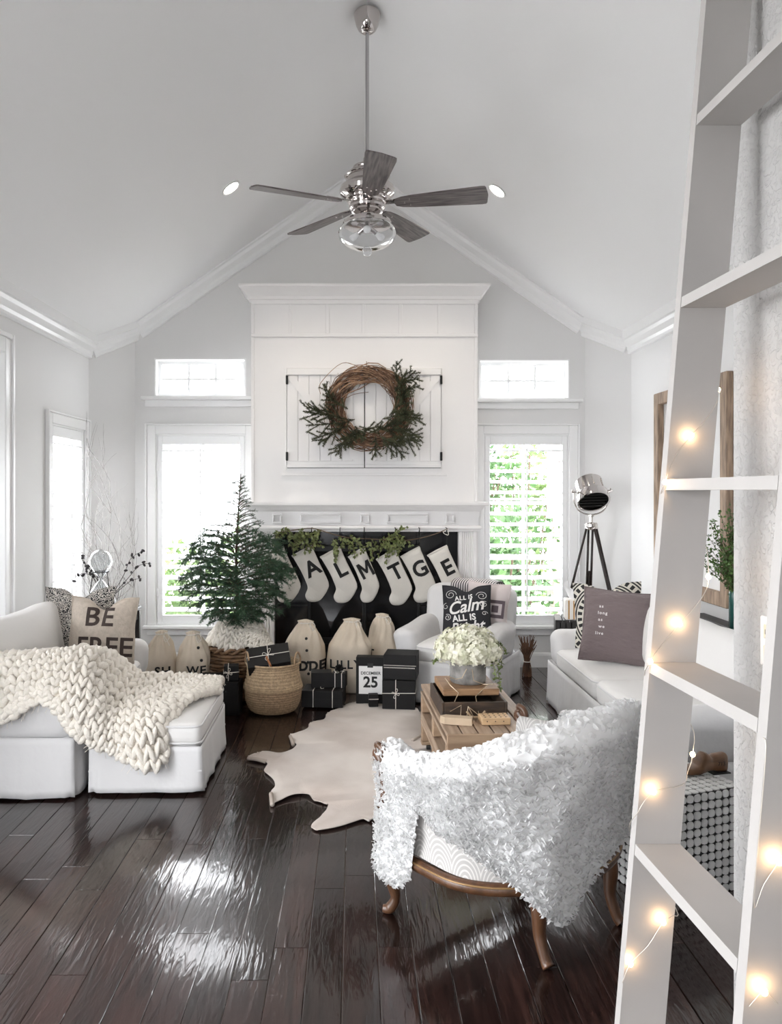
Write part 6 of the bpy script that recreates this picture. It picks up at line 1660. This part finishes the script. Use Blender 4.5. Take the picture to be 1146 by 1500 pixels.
for hx, hy, hz2, hr in heads:
    for i in range(150):
        v = rvec(rr); 
        if v.z < -.75: continue
        p = Vector((hx, hy, hz2 - .045)) + v * hr * rr.uniform(.86, 1.06); t1 = v.orthogonal().normalized(); t1 = (Matrix.Rotation(rr.uniform(0, 6.28), 3, v) @ t1); t2 = v.cross(t1); s_ = rr.uniform(.011, .0165); v = (v + rvec(rr) * .55).normalized()
        for q in range(4):
            a = q * pi / 2; d = t1 * cos(a) + t2 * sin(a); e = t1 * cos(a + pi / 2) + t2 * sin(a + pi / 2)
            hm.add([p, p + d * s_ * .6 + e * s_ * .45 + v * .002, p + d * s_ * 1.1 + v * .0035, p + d * s_ * .6 - e * s_ * .45 + v * .002], [(0, 1, 2, 3)])
    hm.ell((hx, hy, hz2 - .045), hr * .78, hr * .78, hr * .78, nu=10, nv=8)
stuff(hm.build('hydrangea_heads', M_hyd, fpot))
vm = MB(); vs_ = MB(); M_vg = mat('trailing_green', (.24, .29, .10), .6, col2=(.11, .16, .05), vscale=20)
for pts in ([(.10, -.05, .17), (.14, -.06, .12), (.15, -.08, .04), (.155, -.09, -.02)], [(.11, .0, .18), (.16, -.02, .14), (.175, -.04, .08)], [(-.10, -.04, .18), (-.16, -.06, .15), (-.19, -.07, .12)], [(.09, -.07, .17), (.12, -.09, .10), (.125, -.10, .03)], [(.12, .02, .21), (.17, .0, .2), (.2, -.01, .15)]):
    c = catmull(pts, 7); vs_.tube(c, .0014, n=4)
    for p in c:
        for q in range(3): leaf(vm, p, rvec(rr) + Vector((0, 0, -.3)), rvec(rr), rr.uniform(.012, .022), rr.uniform(.004, .007))
stuff(vm.build('trailing_leaves', M_vg, fpot)); vs_.build('trailing_stems', M_stem, fpot)
M_gwire = mat('pale_gold_wire', (.62, .50, .36), .35, metal=.7)
sw = thing('wire_star_garland', 'thin gold wire star garland draped over the pot and tray', 'garland', (.58, 3.9, .40))
s0 = Vector((.58, 3.9, .40))
def wp(px, py, y): return P(px, py, y) - s0
def poly(ids): MB().tube([wp(*q) for q in ids], .0022, n=6).build('wire', M_gwire, sw)
poly([(652, 993, 4.03), (660, 1004, 4.02), (672, 1015, 3.985), (660, 1042, 3.875), (676, 1033, 3.87), (675, 1049, 3.86)]); poly([(684, 1052, 3.85), (686, 1035, 3.865), (702, 1048, 3.86), (697, 1020, 3.985), (715, 1003, 4.03), (722, 1002, 4.03)])
poly([(684, 980, 4.045), (677, 993, 4.045), (668, 995, 4.045), (655, 990, 4.04)]); poly([(692, 980, 4.045), (694, 997, 4.045), (708, 1002, 4.045), (722, 1003, 4.03)]); poly([(686, 1035, 3.865), (694, 1050, 3.86), (706, 1048, 3.86)])
MB().tube(catmull([wp(684, 1042, 3.86), wp(692, 1050, 3.845), wp(704, 1049, 3.845), wp(711, 1042, 3.86)], 5), .006, n=7).build('rope', mat('jute_rope', (.36, .26, .16), .9), sw, smooth=True)
hb = thing('house_block', 'pale wooden house-shaped block lying on the coffee table', 'wooden block', (.50, 3.80, .3822), radians(-14))
MB().prism([(-.085, -.02, 0), (-.06, -.045, 0), (.07, -.045, 0), (.07, .005, 0), (-.06, .005, 0)], (0, 0, .034)).build('block', mat('birch_block', (.56, .43, .30), .6, vary=.15, vscale=10), hb, fix=True)
pb = thing('peg_block', 'small pale wooden game block with rows of holes on the coffee table', 'wooden block', (.675, 3.80, .3822), radians(4))
b__ = MB().bbox(-.07, .07, -.045, .045, 0, .034, .003).build('block', mat('pale_maple', (.62, .42, .24), .55, vary=.15, vscale=8, stretch=(2, 12, 12)), pb)
for i in range(5):
    for j in range(3): MB().lathe([(0, .0346), (.005, .0346), (.005, .033), (0, .033)], 8, c=(-.05 + i * .025, -.027 + j * .027, 0)).build('peg_hole', M_print, b__)
for i in range(3): MB().lathe([(0, .0008), (.003, .0006), (.003, -.001), (0, -.001)], 8, M=frame((-.045 + i * .04, -.045, .018), (0, -1, 0))).build('nail', M_print, b__)

# ------------------------------------------------------------------ side table group by the side window
tb2 = thing('black_side_table', 'black side table between the loveseat and the bare branches', 'side table', (-1.86, 5.56, 0))
MB().bbox(-.26, .28, -.24, .26, .63, .655, .004).build('top', M_bw, tb2)
for sx in (-.23, .255):
    for sy in (-.21, .235): MB().bbox(sx - .018, sx + .018, sy - .018, sy + .018, 0, .63, .003).build('leg', M_bw, tb2)
MB().bbox(-.24, .26, -.22, -.2, .56, .63, .002).build('apron', M_bw, tb2); MB().bbox(.24, .262, -.2, .24, .56, .63, .002).build('apron', M_bw, tb2)
M_hglass, nt, N, L, b = new_mat('thick_clear_glass'); N.remove(b)
tr1 = N.new('ShaderNodeBsdfTransparent'); tr1.inputs['Color'].default_value = (.93, .95, .96, 1); gl = N.new('ShaderNodeBsdfGlossy'); gl.inputs['Roughness'].default_value = .05; lw = N.new('ShaderNodeLayerWeight'); lw.inputs['Blend'].default_value = .35; mx = N.new('ShaderNodeMixShader')
L.new(lw.outputs['Facing'], mx.inputs['Fac']); L.new(tr1.outputs['BSDF'], mx.inputs[1]); L.new(gl.outputs['BSDF'], mx.inputs[2]); L.new(mx.outputs['Shader'], N['Material Output'].inputs['Surface'])
hg = thing('hourglass', 'clear glass hourglass in a thin black wire stand on the side table', 'hourglass', (-1.80, 5.56, .656))
MB().lathe(smooth_prof([(0, .015), (.06, .02), (.088, .06), (.08, .12), (.035, .19), (.01, .225), (.035, .26), (.07, .31), (.08, .355), (.055, .41), (.02, .432), (0, .436)], 4), 32).build('glass', M_hglass, hg, smooth=True)
MB().lathe([(0, .03), (.07, .035), (.08, .07), (.03, .1), (0, .11)], 24).build('white_sand', mat('white_sand', (.82, .81, .80), .95, bump=.3, bscale=90), hg, smooth=True)
for k in range(3):
    a = k * 2.094 - .4; MB().tube([(.098 * cos(a), .098 * sin(a), 0), (.055 * cos(a), .055 * sin(a), .275)], .0035, n=6).build('stand_leg', M_iron, hg)
MB().tube([(.055 * cos(q * pi / 10), .055 * sin(q * pi / 10), .275) for q in range(20)], .0035, n=6, closed=True).build('stand_ring', M_iron, hg)
bb = thing('pod_branches', 'dark stems with black seed pods in a small vase on the side table', 'dried branches', (-1.775, 5.66, .656)); b0p = Vector((-1.775, 5.66, .656))
MB().lathe([(0, 0), (.04, 0), (.05, .03), (.045, .08), (.02, .12), (.024, .14), (.018, .14), (.016, .12), (0, .02)], 20).build('vase', mat('smoke_vase', (.25, .25, .26), .1), bb, smooth=True)
M_pod = mat('black_seed_pod', (.02, .014, .018), .5); rr = random.Random(12)
for pts, n in ((((158, 880), (185, 850), (205, 828), (222, 826)), 7), (((160, 878), (180, 845), (192, 818), (212, 806)), 8), (((162, 876), (190, 852), (208, 847)), 5), (((152, 876), (143, 850), (128, 830), (118, 815)), 8), (((150, 878), (138, 848), (122, 840), (104, 850)), 6), (((152, 880), (140, 838), (130, 832)), 4)):
    c = catmull([P(px, py, 5.66 - .03 * i) - b0p for i, (px, py) in enumerate(pts)], 6); MB().tube(c, [lerp(.0034, .0014, i / (len(c) - 1)) for i in range(len(c))], n=5).build('stem', M_dwood, bb, smooth=True)
    for k in range(n):
        p = c[int(len(c) * (.45 + .55 * k / n))] + rvec(rr) * .018; MB().ell(p, .009, .009, .015, M=frame((0, 0, 0), rvec(rr)), nu=8, nv=6).build('seed_pod', M_pod, bb, smooth=True)
# bare birch branches in a floor vase
br = thing('birch_branches', 'tall bare whitish branches in a floor vase in the corner', 'branches', (-1.915, 6.15, 0)); rr = random.Random(41)
MB().lathe([(0, 0), (.07, 0), (.075, .02), (.085, .3), (.07, .5), (.075, .52), (.065, .515), (.06, .1), (0, .05)], 24).build('floor_vase', mat('grey_ceramic', (.45, .45, .46), .4), br, auto=40)
M_birch = mat('whitened_branch', (.50, .48, .47), .8, col2=(.20, .185, .18), vscale=22)
def branch(m, p, d, l, r, depth):
    n = 6; pts = [p]
    for i in range(n):
        d = (d + rvec(rr) * .2 + Vector((0, 0, .06))).normalized(); p = p + d * l / n
        p.x = max(-.22, min(.19, p.x)); p.y = min(.10, p.y)
        pts.append(p)
    m.tube(pts, [lerp(r, r * .35, i / n) for i in range(n + 1)], n=5)
    if depth > 0:
        for k in range(5 if depth > 1 else 4):
            i = rr.randint(1, n); a = (d + rvec(rr) * .9 + Vector((0, 0, .25))).normalized(); branch(m, pts[i], a, l * rr.uniform(.3, .55), r * .5, depth - 1)
for i in range(12):
    m = MB(); a = rr.uniform(0, 6.28); hgt = (1.6, 1.15, 1.25, .95, 1.05, .9, 1.1, 1.0, 1.1, .85, .95, .8)[i]
    branch(m, Vector((.03 * cos(a), .03 * sin(a), .06)), Vector((.14 * cos(a), .10 * sin(a), 1)), hgt * .98, .006, 2); m.build('branch', M_birch, br)
# console in the side recess with a dark box
cn = thing('recess_shelf', 'grey shelf unit in the recess beyond the cased opening', 'shelf', (-2.6, 4.72, 0))
MB().bbox(-.25, .25, -.2, .2, .70, .74, .004).build('top', mat('grey_shelf_paint', (.35, .34, .33), .5), cn)
for sx in (-.22, .22):
    for sy in (-.17, .17): MB().bbox(sx - .02, sx + .02, sy - .02, sy + .02, 0, .70, .003).build('leg', M_bw, cn)
